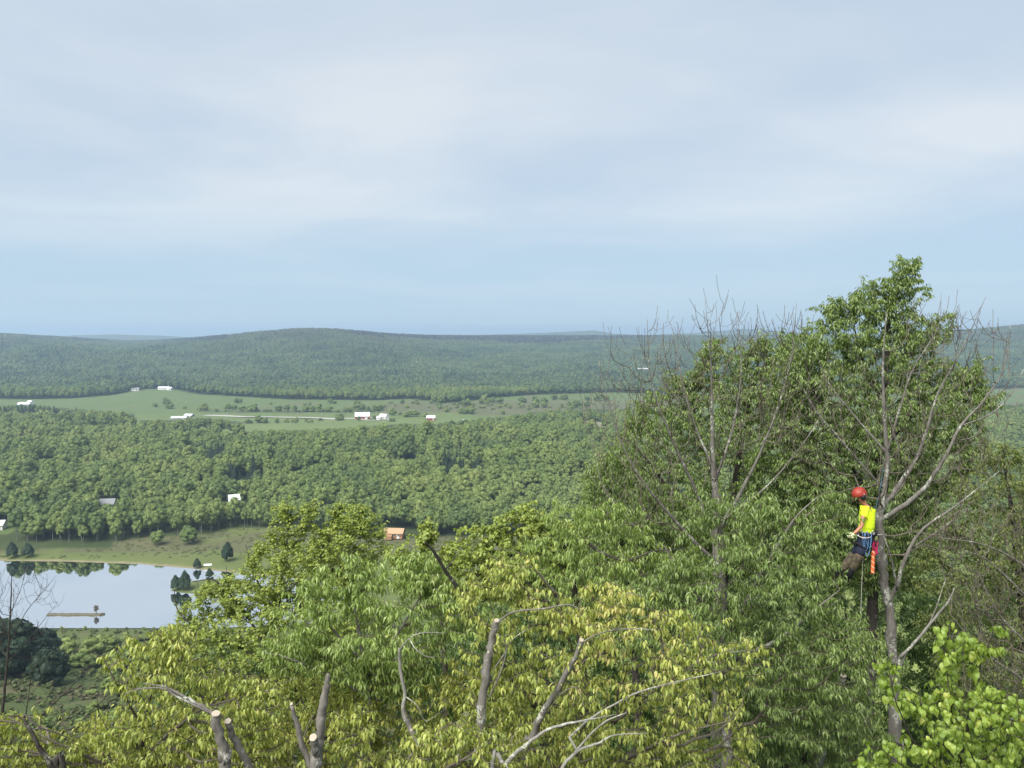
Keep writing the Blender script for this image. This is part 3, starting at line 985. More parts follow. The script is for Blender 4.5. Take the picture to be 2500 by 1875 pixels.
LEAFPOOL = {}
def near_tree(name, label, cat, trunk, limbs=(), poly=None, D=10, rd=1.0, ncl=100, rcl=0.3, per_cl=8, leaf=None, bark=M_BARK, twigm=M_TWIG, bf=0.3, group=None,
              seed=1, tiplift=0.0, bend=0.25, singles=0, cut=(), rtip=0.0022, expo=0.45, step=0.28, edge=110.0, seeds_from=0, rmax=0.06, ground=True, flat=.75):
    """trunk / limbs: polylines (u, v, D, r). leaf: dict(tpl, mat, L, W, droop, spread, back, per)."""
    r_ = np.random.default_rng(seed)
    Pt, rt = limb_world(trunk, ground)
    root = empty(name, tuple(Pt[0]))
    tag(root, label, cat, group)
    q_ = np.arange(len(rt)); rt = rt * (1 + .07 * np.sin(q_ * 1.9 + seed) + .05 * np.sin(q_ * .7 + 2 * seed))
    V, F, T3 = tube(Pt, rt, 12, rough=.09)
    place('trunk', mesh_np('trunk', V, [F, T3], smooth=True, mat=bark), root)
    seedsP = []; seedsL = []
    L0 = np.concatenate([[0], np.cumsum(np.linalg.norm(np.diff(Pt, axis=0), axis=1))])
    lo = int(len(Pt) * seeds_from)
    seedsP.append(Pt[lo:]); seedsL.append(L0[lo:])
    tw = trunk[0]
    for lb in limbs:
        Pl, rl = limb_world(lb)
        # root the limb inside the nearest existing wood
        allP = np.concatenate(seedsP); allL = np.concatenate(seedsL)
        j = int(np.argmin(np.linalg.norm(allP - Pl[0], axis=1)))
        if np.linalg.norm(allP[j] - Pl[0]) > 0.02:
            Pl = np.vstack([allP[j], Pl]); rl = np.concatenate([[rl[0] * 1.05], rl])
        V, F, T3 = tube(Pl, rl, 8 if rl[0] > 0.02 else 6)
        place('limb', mesh_np('limb', V, [F, T3], smooth=True, mat=bark), root)
        l = allL[j] + np.concatenate([[0], np.cumsum(np.linalg.norm(np.diff(Pl, axis=0), axis=1))])
        seedsP.append(Pl); seedsL.append(l)
    for (u, v, D_, rad, nrm) in cut:
        P = at(u, v, D_)
        nn = Vector(nrm).normalized()
        k = 14
        q = nn.to_track_quat('Z', 'Y').to_matrix()
        ring = [Vector((math.cos(a) * rad, math.sin(a) * rad * 0.92, 0)) for a in [i / k * 6.2832 for i in range(k)]]
        vs = [tuple(q @ (w * (1.0 + 0.05 * math.sin(i * 2.3)) + Vector((0, 0, h_))) + Vector(P)) for h_ in (0.0, -0.02) for i, w in enumerate(ring)]
        me = mesh_np('cut_face', vs, [np.array([[i, (i + 1) % k, k + (i + 1) % k, k + i] for i in range(k)])[:, ::-1], np.array([list(range(k))])], mat=M_CUT)
        o = place('cut_face', me, root); o['label'] = 'pale freshly sawn end of the branch'
    if poly is None:
        return root
    tips, cl, C = crown_tips(poly, D, rd, ncl, rcl, per_cl, r_, edge, flat)
    SP_, SL_ = np.concatenate(seedsP), np.concatenate(seedsL)
    P, par, rr, tid, ns, cnt = grow(SP_, SL_, tips, bf=bf, step=step, bend=bend, tiplift=tiplift, rtip=rtip, expo=expo, rmax=rmax)
    V, F = twig_mesh(P, par, rr, ns, cnt)
    tag(place('twigs', mesh_np('twigs', V, [F], smooth=True, mat=twigm), root), kind='stuff')
    if leaf:
        tdir = unit(P[tid] - P[par[tid]])
        fr = leaf_frames(P[tid], tdir, leaf['per'], leaf['L'], leaf['W'], leaf['droop'], leaf['spread'], leaf['back'], r_)
        nl = len(fr[0])
        # leaf's own colour, young and old sprays; yellow's low tints paint gap shade too
        clv = r_.random(len(tips)) * 0.35
        order_cl = np.repeat(clv[:len(tid)], leaf['per'])
        tint = np.clip(order_cl + r_.random(nl) * 0.65, 0, 1)
        hi = leaf.get('young')
        if hi is not None:   # (u, v, radius px): a part of the crown with younger, yellower leaves
            uu, vv = project(fr[0][:, 0], fr[0][:, 1], fr[0][:, 2])
            tint = np.clip(tint + hi[3] * np.exp(-((uu - hi[0]) ** 2 + (vv - hi[1]) ** 2) / hi[2] ** 2), 0, 1)
        keep = np.ones(nl, bool)
        if singles:
            c = fr[0]; uu, vv = project(c[:, 0], c[:, 1], c[:, 2])
            vis = (uu > 5) & (uu < 2495) & (vv < 1870)
            # spread over the crown: nearest leaf in each cell first
            cell = (uu // 26).astype(int) * 4096 + (vv // 26).astype(int)
            o_ = np.lexsort((c[:, 1], cell))
            first = np.ones(nl, bool); first[1:] = cell[o_][1:] != cell[o_][:-1]
            cand = o_[first]; cand = cand[vis[cand]]
            cand = cand[np.argsort(c[cand, 1])][:singles]
            keep[cand] = False
            key = (leaf['tpl'], leaf['mat'].name)
            if key not in LEAFPOOL:
                tv, tf = TPL[leaf['tpl']]
                LEAFPOOL[key] = [mesh_np('leaf', tv, [np.array(tf)], {'tint': np.full(len(tf), (q + .5) / 8)}, mat=leaf['mat']) for q in range(8)]
            inv = Matrix.Translation(-Vector(root.location))
            for i in cand:
                o = bpy.data.objects.new('leaf', LEAFPOOL[key][min(7, int(tint[i] * 8))])
                COL.objects.link(o); o.parent = root
                b, d_, s_, n_ = fr[0][i] - Pt[0], fr[1][i] * fr[4][i], fr[2][i] * fr[5][i], fr[3][i] * fr[4][i]
                o.matrix_basis = Matrix(((d_[0], s_[0], n_[0], b[0]), (d_[1], s_[1], n_[1], b[1]), (d_[2], s_[2], n_[2], b[2]), (0, 0, 0, 1)))
        fr2 = tuple(a[keep] for a in fr)
        V, F, tt = leaf_mass(fr2, leaf['tpl'], tint[keep])
        tag(place('leaves', mesh_np('leaves', V, [F], {'tint': tt}, mat=leaf['mat']), root), kind='stuff')
        stats.append((name, nl, len(F), len(tips)))
    else:
        stats.append((name, 0, 0, len(tips)))
    return root
stats = []

# leaf materials (leaves' own colours; dark end of the yellow also paints shaded gaps)
ML_CHERRY = leaf_mat('cherry leaf', [(0.0, (0.116, 0.177, 0.047)), (0.45, (0.177, 0.256, 0.067)), (0.8, (0.262, 0.354, 0.101)), (1.0, (0.439, 0.512, 0.228))], rough=0.38)
ML_CHERRYL = leaf_mat('light cherry leaf', [(0.0, (0.152, 0.226, 0.054)), (0.45, (0.244, 0.342, 0.081)), (0.8, (0.366, 0.464, 0.134)), (1.0, (0.586, 0.647, 0.322))], rough=0.38)
ML_YELLOW = leaf_mat('yellow green leaf', [(0.0, (0.15, 0.20, 0.045)), (0.30, (0.26, 0.32, 0.065)), (0.62, (0.42, 0.47, 0.105)), (0.85, (0.54, 0.56, 0.16)), (1.0, (0.60, 0.50, 0.20))], rough=0.45)  # darkest stops also paint the shade in gaps between sprays
ML_OLIVE = leaf_mat('olive yellow leaf', [(0.0, (0.171, 0.207, 0.038)), (0.5, (0.293, 0.329, 0.056)), (1.0, (0.464, 0.451, 0.107))], rough=0.45)
ML_MAPLE = leaf_mat('maple leaf', [(0.0, (0.146, 0.207, 0.038)), (0.5, (0.256, 0.329, 0.054)), (1.0, (0.415, 0.464, 0.101))], rough=0.5)
ML_BASS = leaf_mat('basswood leaf', [(0.0, (0.159, 0.244, 0.040)), (0.5, (0.268, 0.378, 0.064)), (0.92, (0.403, 0.500, 0.094)), (1.0, (0.610, 0.512, 0.161))], rough=0.45, trans=0.4)
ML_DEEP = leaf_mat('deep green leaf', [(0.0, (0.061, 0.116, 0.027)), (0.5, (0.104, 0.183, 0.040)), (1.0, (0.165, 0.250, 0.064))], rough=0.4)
ML_RIGHT = leaf_mat('dull green leaf', [(0.0, (0.116, 0.152, 0.038)), (0.5, (0.177, 0.232, 0.054)), (1.0, (0.256, 0.281, 0.101))], rough=0.45)

def LF(tpl, mat, L, W, per, droop=0.9, spread=0.7, back=0.22, **k):
    d = dict(tpl=tpl, mat=mat, L=L, W=W, per=per, droop=droop, spread=spread, back=back); d.update(k)
    return d

# --- tall green cherries behind the climber
near_tree('cherry_tree', 'tallest green drooping-leaved tree, rising into the sky behind the climber', 'tree',
    [(2120, 1900, 21.5, .15), (2130, 1500, 21.5, .13), (2140, 1200, 21.3, .10), (2160, 960, 21.2, .07), (2172, 780, 21.1, .035), (2205, 660, 21, .010)],
    [[(2150, 1100, 21.3, .06), (2240, 1000, 21.6, .045), (2330, 920, 21.8, .02), (2400, 900, 21.8, .008)],
     [(2145, 1250, 21.3, .07), (2060, 1100, 20.8, .05), (1985, 950, 20.5, .03), (1960, 850, 20.4, .01)],
     [(2160, 1000, 21.2, .045), (2100, 860, 21, .03), (2080, 760, 21, .01)],
     [(2145, 1300, 21.4, .05), (2260, 1200, 22, .03), (2380, 1130, 22, .01)]],
    poly=[(2190, 640), (2212, 622), (2240, 640), (2262, 670), (2258, 712), (2225, 735), (2236, 770), (2285, 775), (2300, 738), (2335, 745), (2322, 795), (2270, 840), (2285, 870), (2350, 868), (2400, 880), (2415, 930), (2440, 985), (2405, 1020), (2400, 1070), (2425, 1120), (2360, 1150), (2320, 1200), (2290, 1350), (2240, 1440), (2000, 1430), (1950, 1250), (1890, 1100), (1880, 950), (1890, 865), (1940, 812), (1985, 765), (2035, 722), (2078, 730), (2100, 690), (2128, 668), (2160, 690), (2175, 660)],
    D=21.2, rd=1.7, ncl=1400, rcl=0.24, per_cl=5, leaf=LF('two', ML_CHERRY, .12, .36, 13, droop=1.0, spread=.75, back=.22), bark=M_BARKD, twigm=M_TWIGD, seed=11, edge=150)
near_tree('cherry_tree', 'broad green drooping-leaved tree behind the left bare tree, against the far hills', 'tree',
    [(1760, 1900, 23.5, .15), (1762, 1500, 23.5, .13), (1790, 1200, 23.3, .09), (1830, 980, 23.2, .05), (1860, 850, 23, .012)],
    [[(1765, 1400, 23.4, .07), (1650, 1220, 22.8, .05), (1560, 1100, 22.5, .025), (1500, 1060, 22.4, .01)],
     [(1775, 1300, 23.3, .06), (1720, 1100, 23.2, .04), (1690, 960, 23.1, .02), (1720, 870, 23, .008)],
     [(1790, 1200, 23.3, .05), (1900, 1060, 23.6, .03), (1950, 940, 23.6, .01)]],
    poly=[(1705, 880), (1722, 842), (1790, 820), (1800, 850), (1850, 812), (1905, 822), (1960, 800), (2010, 860), (2000, 980), (1985, 1150), (1960, 1400), (1500, 1400), (1440, 1280), (1420, 1200), (1432, 1150), (1500, 1120), (1480, 1085), (1540, 1020), (1545, 975), (1600, 960), (1610, 925), (1655, 905), (1680, 940)],
    D=23.2, rd=1.8, ncl=1250, rcl=0.27, per_cl=5, leaf=LF('two', ML_CHERRY, .12, .36, 13, droop=1.0, spread=.75, back=.22), bark=M_BARKD, twigm=M_TWIGD, seed=12, edge=150)
near_tree('cherry_tree', 'green leafy tree at the left foot of the bare crowns, sprays hanging over the valley', 'tree',
    [(1560, 1900, 19.5, .11), (1540, 1500, 19.5, .09), (1500, 1250, 19.4, .05), (1470, 1130, 19.3, .012)],
    [[(1535, 1450, 19.5, .05), (1400, 1320, 19.2, .03), (1330, 1270, 19, .01)], [(1520, 1350, 19.5, .05), (1620, 1200, 19.6, .03), (1640, 1100, 19.6, .01)]],
    poly=[(1438, 1140), (1470, 1110), (1530, 1100), (1560, 1140), (1640, 1180), (1700, 1250), (1720, 1400), (1650, 1560), (1450, 1560), (1330, 1460), (1250, 1400), (1250, 1330), (1330, 1260), (1360, 1290), (1420, 1240)],
    D=19.2, rd=1.3, ncl=480, rcl=0.25, per_cl=5, leaf=LF('two', ML_CHERRY, .115, .36, 12, droop=1.0, spread=.75, back=.22), bark=M_BARKD, twigm=M_TWIGD, seed=13)
near_tree('leafy_tree', 'dull green small-leaved tree at the right edge behind the grey twigs', 'tree',
    [(2520, 1900, 19.5, .12), (2500, 1500, 19.5, .10), (2470, 1250, 19.4, .06), (2450, 1110, 19.3, .012)],
    [[(2495, 1450, 19.5, .05), (2380, 1330, 19.2, .03), (2300, 1260, 19, .01)], [(2480, 1300, 19.5, .04), (2540, 1180, 19.5, .02)]],
    poly=[(2300, 1250), (2330, 1190), (2310, 1150), (2370, 1160), (2400, 1110), (2440, 1068), (2490, 1085), (2600, 1075), (2600, 1750), (2330, 1750), (2270, 1560), (2230, 1400), (2260, 1290)],
    D=19.3, rd=1.5, ncl=560, rcl=0.26, per_cl=5, leaf=LF('two', ML_RIGHT, .105, .40, 12, droop=.8, spread=.8, back=.24), bark=M_BARKD, twigm=M_TWIG, seed=14)

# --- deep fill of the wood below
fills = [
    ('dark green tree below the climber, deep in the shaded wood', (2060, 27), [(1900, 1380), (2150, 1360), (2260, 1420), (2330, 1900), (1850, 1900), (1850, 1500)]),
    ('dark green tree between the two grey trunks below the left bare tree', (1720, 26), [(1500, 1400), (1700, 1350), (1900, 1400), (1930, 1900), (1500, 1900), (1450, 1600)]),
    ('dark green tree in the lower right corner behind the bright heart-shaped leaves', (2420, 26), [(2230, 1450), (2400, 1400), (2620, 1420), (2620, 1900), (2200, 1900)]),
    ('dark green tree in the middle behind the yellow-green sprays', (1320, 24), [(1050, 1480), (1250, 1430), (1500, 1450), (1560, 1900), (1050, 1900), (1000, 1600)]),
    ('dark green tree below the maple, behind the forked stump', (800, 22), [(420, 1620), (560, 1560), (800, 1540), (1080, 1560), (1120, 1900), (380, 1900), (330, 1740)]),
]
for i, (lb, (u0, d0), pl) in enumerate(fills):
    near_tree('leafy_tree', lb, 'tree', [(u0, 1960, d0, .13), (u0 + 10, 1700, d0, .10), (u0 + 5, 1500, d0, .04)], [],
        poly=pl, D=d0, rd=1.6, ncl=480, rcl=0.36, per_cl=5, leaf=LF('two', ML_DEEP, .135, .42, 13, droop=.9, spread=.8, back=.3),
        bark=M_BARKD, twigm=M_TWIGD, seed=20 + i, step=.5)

# --- maple on the left with many thin stems, pond seen between them
near_tree('maple_tree', 'yellow-green maple with many thin forking stems, standing in front of the pond', 'tree',
    [(640, 1900, 24, .10), (655, 1700, 24, .09), (668, 1560, 24, .06), (690, 1400, 24, .04), (712, 1240, 24, .010)],
    [[(660, 1600, 24, .05), (600, 1500, 23.8, .04), (530, 1420, 23.6, .022), (470, 1420, 23.5, .01)],
     [(664, 1570, 24, .05), (650, 1470, 24.2, .035), (620, 1400, 24.2, .025), (600, 1330, 24.2, .01)],
     [(664, 1560, 24, .055), (740, 1470, 24, .04), (775, 1380, 24, .03), (800, 1300, 24, .018), (830, 1240, 24, .01)],
     [(668, 1620, 24, .06), (830, 1520, 23.8, .045), (842, 1420, 23.8, .035), (850, 1340, 23.8, .02), (880, 1260, 23.8, .01)],
     [(655, 1690, 24, .05), (520, 1560, 23.5, .035), (440, 1500, 23.3, .02), (425, 1440, 23.3, .01)],
     [(668, 1560, 24, .03), (700, 1470, 23.6, .02), (690, 1400, 23.5, .01)],
     [(600, 1640, 24.3, .03), (585, 1540, 24.3, .024), (560, 1440, 24.3, .014), (552, 1380, 24.3, .006)], [(620, 1640, 24.4, .03), (640, 1540, 24.4, .022), (628, 1440, 24.4, .014)],
     [(700, 1620, 24.4, .03), (716, 1520, 24.4, .022), (706, 1430, 24.4, .014), (730, 1360, 24.4, .006)], [(740, 1620, 24.2, .03), (770, 1520, 24.2, .022), (790, 1430, 24.2, .012)],
     [(780, 1640, 24, .03), (800, 1540, 24, .02), (776, 1440, 24, .012)], [(560, 1640, 24.2, .028), (530, 1550, 24.2, .02), (500, 1470, 24.2, .012), (480, 1420, 24.2, .005)]],
    poly=[(445, 1475), (478, 1440), (505, 1425), (560, 1405), (605, 1385), (612, 1350), (640, 1310), (665, 1310), (658, 1245), (682, 1222), (712, 1232), (722, 1290), (738, 1290), (738, 1230), (768, 1226), (772, 1290), (800, 1270), (815, 1235), (850, 1218), (900, 1240), (940, 1290), (945, 1350), (910, 1390), (930, 1430), (900, 1440), (870, 1490), (800, 1520), (700, 1490), (600, 1510), (530, 1515), (450, 1545), (415, 1530), (440, 1490)],
    D=23.9, rd=1.5, ncl=860, rcl=0.22, per_cl=5, leaf=LF('palm4', ML_MAPLE, .078, .8, 10, droop=.55, spread=.9, back=.2), bark=M_BARKD, twigm=M_TWIGD, seed=31, bf=.2, edge=70)
near_tree('maple_tree', 'green maple boughs sweeping low below the pond shore', 'tree',
    [(760, 1900, 20, .09), (740, 1720, 20, .07), (650, 1620, 20, .05), (540, 1560, 20, .02), (470, 1540, 20, .01)],
    [[(750, 1800, 20, .05), (800, 1650, 20, .035), (830, 1560, 20, .01)], [(700, 1670, 20, .04), (560, 1640, 19.6, .02), (480, 1620, 19.6, .008)], [(735, 1720, 20, .03), (690, 1600, 20, .02), (670, 1500, 20, .008)], [(745, 1760, 20, .03), (780, 1620, 20.2, .02), (790, 1500, 20.2, .008)],
     [(755, 1850, 20, .05), (900, 1650, 20, .03), (960, 1560, 20, .01)]],
    poly=[(400, 1545), (440, 1520), (500, 1510), (560, 1480), (620, 1500), (680, 1465), (740, 1490), (800, 1455), (860, 1470), (920, 1480), (980, 1560), (940, 1700), (800, 1740), (600, 1700), (470, 1660), (410, 1610)],
    D=19.9, rd=1.2, ncl=400, rcl=0.26, per_cl=5, leaf=LF('palm4', ML_MAPLE, .078, .8, 10, droop=.6, spread=.9, back=.2), bark=M_BARKD, twigm=M_TWIGD, seed=32, bf=.2)
near_tree('maple_tree', 'bright green young tree with a single spike top, in front of the orange log house', 'tree',
    [(1090, 1900, 19, .08), (1085, 1600, 19, .06), (1060, 1400, 19, .03), (1040, 1265, 19, .008)],
    [[(1080, 1520, 19, .03), (1180, 1380, 19, .02), (1240, 1250, 19, .008)], [(1075, 1480, 19, .03), (990, 1400, 19, .02), (970, 1340, 19, .008)], [(1180, 1400, 19, .02), (1300, 1300, 19, .015), (1295, 1225, 19, .006)]],
    poly=[(945, 1350), (985, 1320), (1022, 1330), (1030, 1262), (1052, 1258), (1060, 1335), (1110, 1310), (1160, 1272), (1190, 1290), (1230, 1240), (1262, 1262), (1290, 1212), (1325, 1240), (1350, 1290), (1420, 1270), (1440, 1350), (1300, 1440), (1180, 1470), (1000, 1450)],
    D=19, rd=1.0, ncl=380, rcl=0.2, per_cl=5, leaf=LF('palm4', ML_MAPLE, .095, .7, 10, droop=.7, spread=.8, back=.2), bark=M_BARKD, twigm=M_TWIGD, seed=33, edge=70)

# --- middle distance cherries with drooping fans of leaves
near_tree('cherry_tree', 'light green tree with drooping fans of narrow leaves left of the crooked dark limb', 'tree',
    [(900, 1950, 12.5, .06), (905, 1750, 12.5, .045), (880, 1560, 12.4, .025), (850, 1400, 12.3, .006)],
    [[(900, 1650, 12.5, .03), (1000, 1500, 12.3, .02), (1060, 1400, 12.2, .006)], [(890, 1620, 12.4, .025), (780, 1500, 12.2, .015), (740, 1430, 12.2, .005)], [(900, 1700, 12.5, .02), (740, 1620, 12, .012), (640, 1590, 12, .005)]],
    poly=[(660, 1560), (690, 1480), (740, 1420), (775, 1380), (800, 1440), (840, 1390), (850, 1340), (890, 1350), (930, 1400), (980, 1360), (1010, 1340), (1060, 1360), (1110, 1420), (1170, 1430), (1180, 1540), (1080, 1600), (1000, 1700), (860, 1680), (760, 1620), (650, 1640)],
    D=12.2, rd=0.9, ncl=170, rcl=0.26, per_cl=9, flat=.45, leaf=LF('lance4', ML_CHERRYL, .105, .30, 11, droop=1.0, spread=.85, back=.12), seed=41, singles=300)
near_tree('cherry_tree', 'green tree with dense drooping sprays filling the space left of the climber', 'tree',
    [(1775, 1950, 14.2, .11), (1770, 1700, 14.2, .10), (1765, 1500, 14.2, .09), (1762, 1350, 14.2, .06), (1745, 1200, 14.1, .008)],
    [[(1768, 1560, 14.2, .05), (1850, 1420, 13.8, .035), (1900, 1330, 13.6, .03), (1945, 1260, 13.5, .018), (2000, 1210, 13.5, .005)],
     [(1768, 1520, 14.2, .04), (1680, 1430, 13.9, .02), (1620, 1330, 13.8, .006)],
     [(1768, 1620, 14.2, .05), (1900, 1560, 13.4, .03), (2000, 1480, 13.2, .015), (2050, 1440, 13.2, .005)],
     [(1770, 1700, 14.2, .04), (1650, 1620, 13.6, .02), (1560, 1560, 13.4, .006)]],
    poly=[(1700, 1240), (1728, 1170), (1765, 1165), (1785, 1215), (1830, 1205), (1900, 1192), (1950, 1215), (1990, 1190), (2060, 1200), (2085, 1245), (2060, 1290), (2020, 1330), (2050, 1410), (2060, 1470), (2120, 1520), (2150, 1560), (2110, 1620), (2140, 1700), (2100, 1780), (1980, 1820), (1850, 1780), (1750, 1700), (1620, 1640), (1520, 1560), (1560, 1440), (1660, 1350), (1690, 1300)],
    D=13.7, rd=1.1, ncl=310, rcl=0.30, per_cl=9, flat=.45, leaf=LF('lance4', ML_CHERRY, .11, .28, 11, droop=1.0, spread=.85, back=.13), seed=42, singles=300)
near_tree('cherry_tree', 'green tree with narrow drooping leaves and a long sagging bough in the centre', 'tree',
    [(1430, 1950, 15, .09), (1425, 1650, 15, .07), (1400, 1420, 15, .05), (1385, 1330, 15, .045), (1365, 1335, 14.9, .03)],
    [[(1366, 1338, 14.9, .035), (1420, 1320, 14.8, .03), (1470, 1350, 14.7, .025), (1530, 1368, 14.6, .022), (1600, 1345, 14.6, .016), (1680, 1340, 14.6, .008)],
     [(1390, 1340, 15, .02), (1440, 1270, 15, .014), (1455, 1200, 15, .006)], [(1425, 1600, 15, .03), (1560, 1480, 14.7, .02), (1640, 1420, 14.6, .006)], [(1410, 1500, 15, .03), (1300, 1400, 14.8, .015), (1270, 1320, 14.8, .005)]],
    poly=[(1330, 1260), (1360, 1230), (1400, 1255), (1450, 1230), (1490, 1205), (1560, 1250), (1600, 1320), (1700, 1330), (1700, 1450), (1640, 1560), (1500, 1560), (1400, 1500), (1290, 1470), (1250, 1380), (1300, 1300)],
    D=14.8, rd=1.0, ncl=150, rcl=0.3, per_cl=9, flat=.45, leaf=LF('lance4', ML_CHERRYL, .11, .30, 10, droop=1.1, spread=.7, back=.14), bark=M_BARKD, seed=43)
near_tree('cherry_tree', 'deep green narrow-leaved tree low in front of the shaded stems, below the climber', 'tree',
    [(1960, 1990, 15.5, .08), (1965, 1800, 15.5, .06), (1990, 1650, 15.5, .02)],
    [[(1965, 1780, 15.5, .03), (2080, 1700, 15.2, .02), (2140, 1640, 15.2, .006)], [(1962, 1850, 15.5, .03), (1850, 1750, 15.2, .02), (1800, 1700, 15.2, .006)]],
    poly=[(1780, 1660), (1900, 1640), (2000, 1600), (2060, 1680), (2160, 1760), (2160, 1900), (1720, 1900), (1760, 1760)],
    D=15.2, rd=1.0, ncl=260, rcl=0.24, per_cl=5, leaf=LF('lance4', ML_CHERRY, .12, .32, 10, droop=1.0, spread=.8, back=.15), bark=M_BARKD, seed=44)

# --- bare trees
near_tree('bare_tree', 'bare leafless tree with many thin upswept branches, left of the climber', 'tree',
    [(1752, 1900, 17.6, .13), (1755, 1640, 17.6, .12), (1752, 1400, 17.6, .11), (1748, 1250, 17.6, .095), (1742, 1150, 17.6, .06), (1738, 1000, 17.6, .03), (1735, 880, 17.6, .016), (1722, 735, 17.6, .004)],
    [[(1750, 1340, 17.6, .05), (1700, 1200, 17.3, .035), (1640, 1070, 17.1, .025), (1590, 930, 17, .014), (1580, 780, 17, .005)],
     [(1751, 1380, 17.6, .05), (1620, 1240, 17, .03), (1530, 1110, 16.8, .018), (1480, 960, 16.7, .009), (1462, 880, 16.7, .004)],
     [(1750, 1300, 17.6, .05), (1830, 1160, 17.6, .035), (1890, 1020, 17.6, .022), (1930, 880, 17.6, .012), (1945, 740, 17.6, .004)],
     [(1745, 1180, 17.6, .035), (1790, 1040, 18, .025), (1810, 900, 18, .014), (1800, 760, 18, .004)],
     [(1752, 1420, 17.6, .04), (1600, 1330, 17.2, .02), (1480, 1200, 17, .012), (1440, 1060, 17, .004)],
     [(1744, 1150, 17.6, .03), (1690, 1020, 17.9, .02), (1655, 880, 18, .010), (1640, 790, 18, .004)],
     [(1750, 1280, 17.6, .03), (1880, 1180, 17.2, .02), (1990, 1040, 17, .012), (2030, 940, 17, .004)]],
    poly=[(1430, 1000), (1470, 880), (1510, 830), (1560, 860), (1575, 790), (1630, 800), (1680, 830), (1725, 760), (1760, 800), (1800, 780), (1850, 810), (1930, 770), (1960, 800), (1920, 950), (1980, 1040), (1850, 1150), (1700, 1250), (1560, 1290), (1430, 1150)],
    D=17.3, rd=1.3, ncl=360, rcl=0.38, per_cl=2, twigm=M_TWIG, bf=.25, seed=51, tiplift=.5, bend=.75, rtip=.0046, expo=.36, step=.22, seeds_from=.45)
near_tree('climbed_tree', 'bare grey tree that the climber is roped to, its forked limbs spreading to the right', 'tree',
    [(2195, 1900, 16.6, .13), (2186, 1800, 16.6, .125), (2182, 1650, 16.6, .11), (2172, 1500, 16.6, .095), (2160, 1420, 16.6, .09), (2152, 1340, 16.6, .085), (2148, 1262, 16.6, .08), (2158, 1200, 16.6, .055), (2166, 1120, 16.6, .05), (2158, 1000, 16.6, .035), (2156, 880, 16.6, .02), (2165, 760, 16.6, .006)],
    [[(2150, 1268, 16.6, .055), (2200, 1240, 16.4, .05), (2262, 1185, 16.2, .042), (2310, 1110, 16, .034), (2345, 1040, 16, .028), (2400, 980, 16, .020), (2450, 900, 16, .012), (2468, 790, 16, .004)],
     [(2150, 1242, 16.6, .055), (2192, 1190, 16.8, .046), (2236, 1120, 17, .038), (2262, 1050, 17, .03), (2290, 960, 17, .022), (2345, 860, 17, .013), (2408, 722, 17, .004)],
     [(2166, 1480, 16.6, .05), (2192, 1420, 16.4, .042), (2215, 1350, 16.3, .038), (2256, 1290, 16.2, .028), (2340, 1230, 16.1, .018), (2440, 1150, 16, .006)],
     [(2154, 1190, 16.6, .028), (2100, 1130, 16.4, .022), (2040, 1060, 16.3, .016), (1990, 1000, 16.2, .010), (1950, 930, 16.2, .004)],
     [(2160, 1100, 16.6, .024), (2090, 1020, 16.8, .018), (2020, 930, 17, .011), (1990, 850, 17, .004)],
     [(2166, 1110, 16.6, .03), (2196, 1000, 16.4, .022), (2230, 900, 16.3, .014), (2290, 800, 16.2, .008), (2298, 710, 16.2, .003)],
     [(2190, 1440, 16.4, .022), (2180, 1380, 16.2, .018), (2165, 1330, 16.1, .016), (2150, 1290, 16.1, .008)],
     [(2345, 1040, 16, .016), (2420, 1010, 15.9, .012), (2470, 960, 15.8, .008), (2500, 900, 15.8, .004)],
     [(2220, 1340, 16.3, .020), (2300, 1290, 16.2, .014), (2360, 1240, 16.2, .006)]],
    poly=[(1900, 1120), (1910, 950), (1980, 880), (2060, 920), (2140, 840), (2220, 800), (2290, 760), (2340, 780), (2400, 760), (2440, 830), (2480, 920), (2420, 1050), (2480, 1150), (2400, 1280), (2280, 1380), (2200, 1250), (2120, 1220), (1980, 1220)],
    D=16.4, rd=1.3, ncl=300, rcl=0.38, per_cl=2, twigm=M_TWIG, bf=.25, seed=52, tiplift=.5, bend=.75, rtip=.0046, expo=.36, step=.22, seeds_from=.5)
near_tree('dead_branch', 'lichened broken bough forking off the climbed trunk at lower right', 'branch',
    [(2196, 1605, 16.2, .03), (2240, 1560, 16.1, .028), (2290, 1500, 16, .026), (2320, 1460, 15.9, .02), (2330, 1436, 15.9, .012)],
    [[(2192, 1650, 16.3, .022), (2215, 1590, 16.2, .018), (2270, 1520, 16.1, .014), (2310, 1410, 16, .006)]], bark=M_BARKP, ground=False)
near_tree('bare_tree', 'tangle of bare grey twigs arching in from the right edge', 'tree',
    [(2640, 1950, 13.5, .10), (2620, 1700, 13.5, .08), (2600, 1500, 13.5, .05), (2580, 1350, 13.5, .02)],
    [[(2610, 1560, 13.5, .03), (2540, 1490, 13.4, .022), (2470, 1420, 13.3, .014), (2400, 1360, 13.3, .008), (2330, 1340, 13.3, .004)],
     [(2600, 1480, 13.5, .025), (2500, 1380, 13.4, .018), (2400, 1330, 13.3, .012), (2290, 1312, 13.2, .005)],
     [(2620, 1750, 13.5, .03), (2500, 1660, 13.2, .018), (2400, 1590, 13.1, .010), (2320, 1500, 13, .004)],
     [(2615, 1650, 13.5, .03), (2530, 1590, 13.5, .018), (2440, 1500, 13.4, .010), (2390, 1400, 13.4, .004)],
     [(2630, 1850, 13.5, .03), (2480, 1760, 13.4, .018), (2400, 1730, 13.4, .010), (2330, 1640, 13.4, .004)]],
    poly=[(2280, 1300), (2400, 1250), (2520, 1240), (2600, 1300), (2600, 1800), (2420, 1760), (2330, 1640), (2300, 1480)],
    D=13.4, rd=.9, ncl=260, rcl=0.22, per_cl=3, twigm=M_TWIG, bf=.35, seed=53, tiplift=.25, bend=.9, rtip=.0040, expo=.34, step=.2)
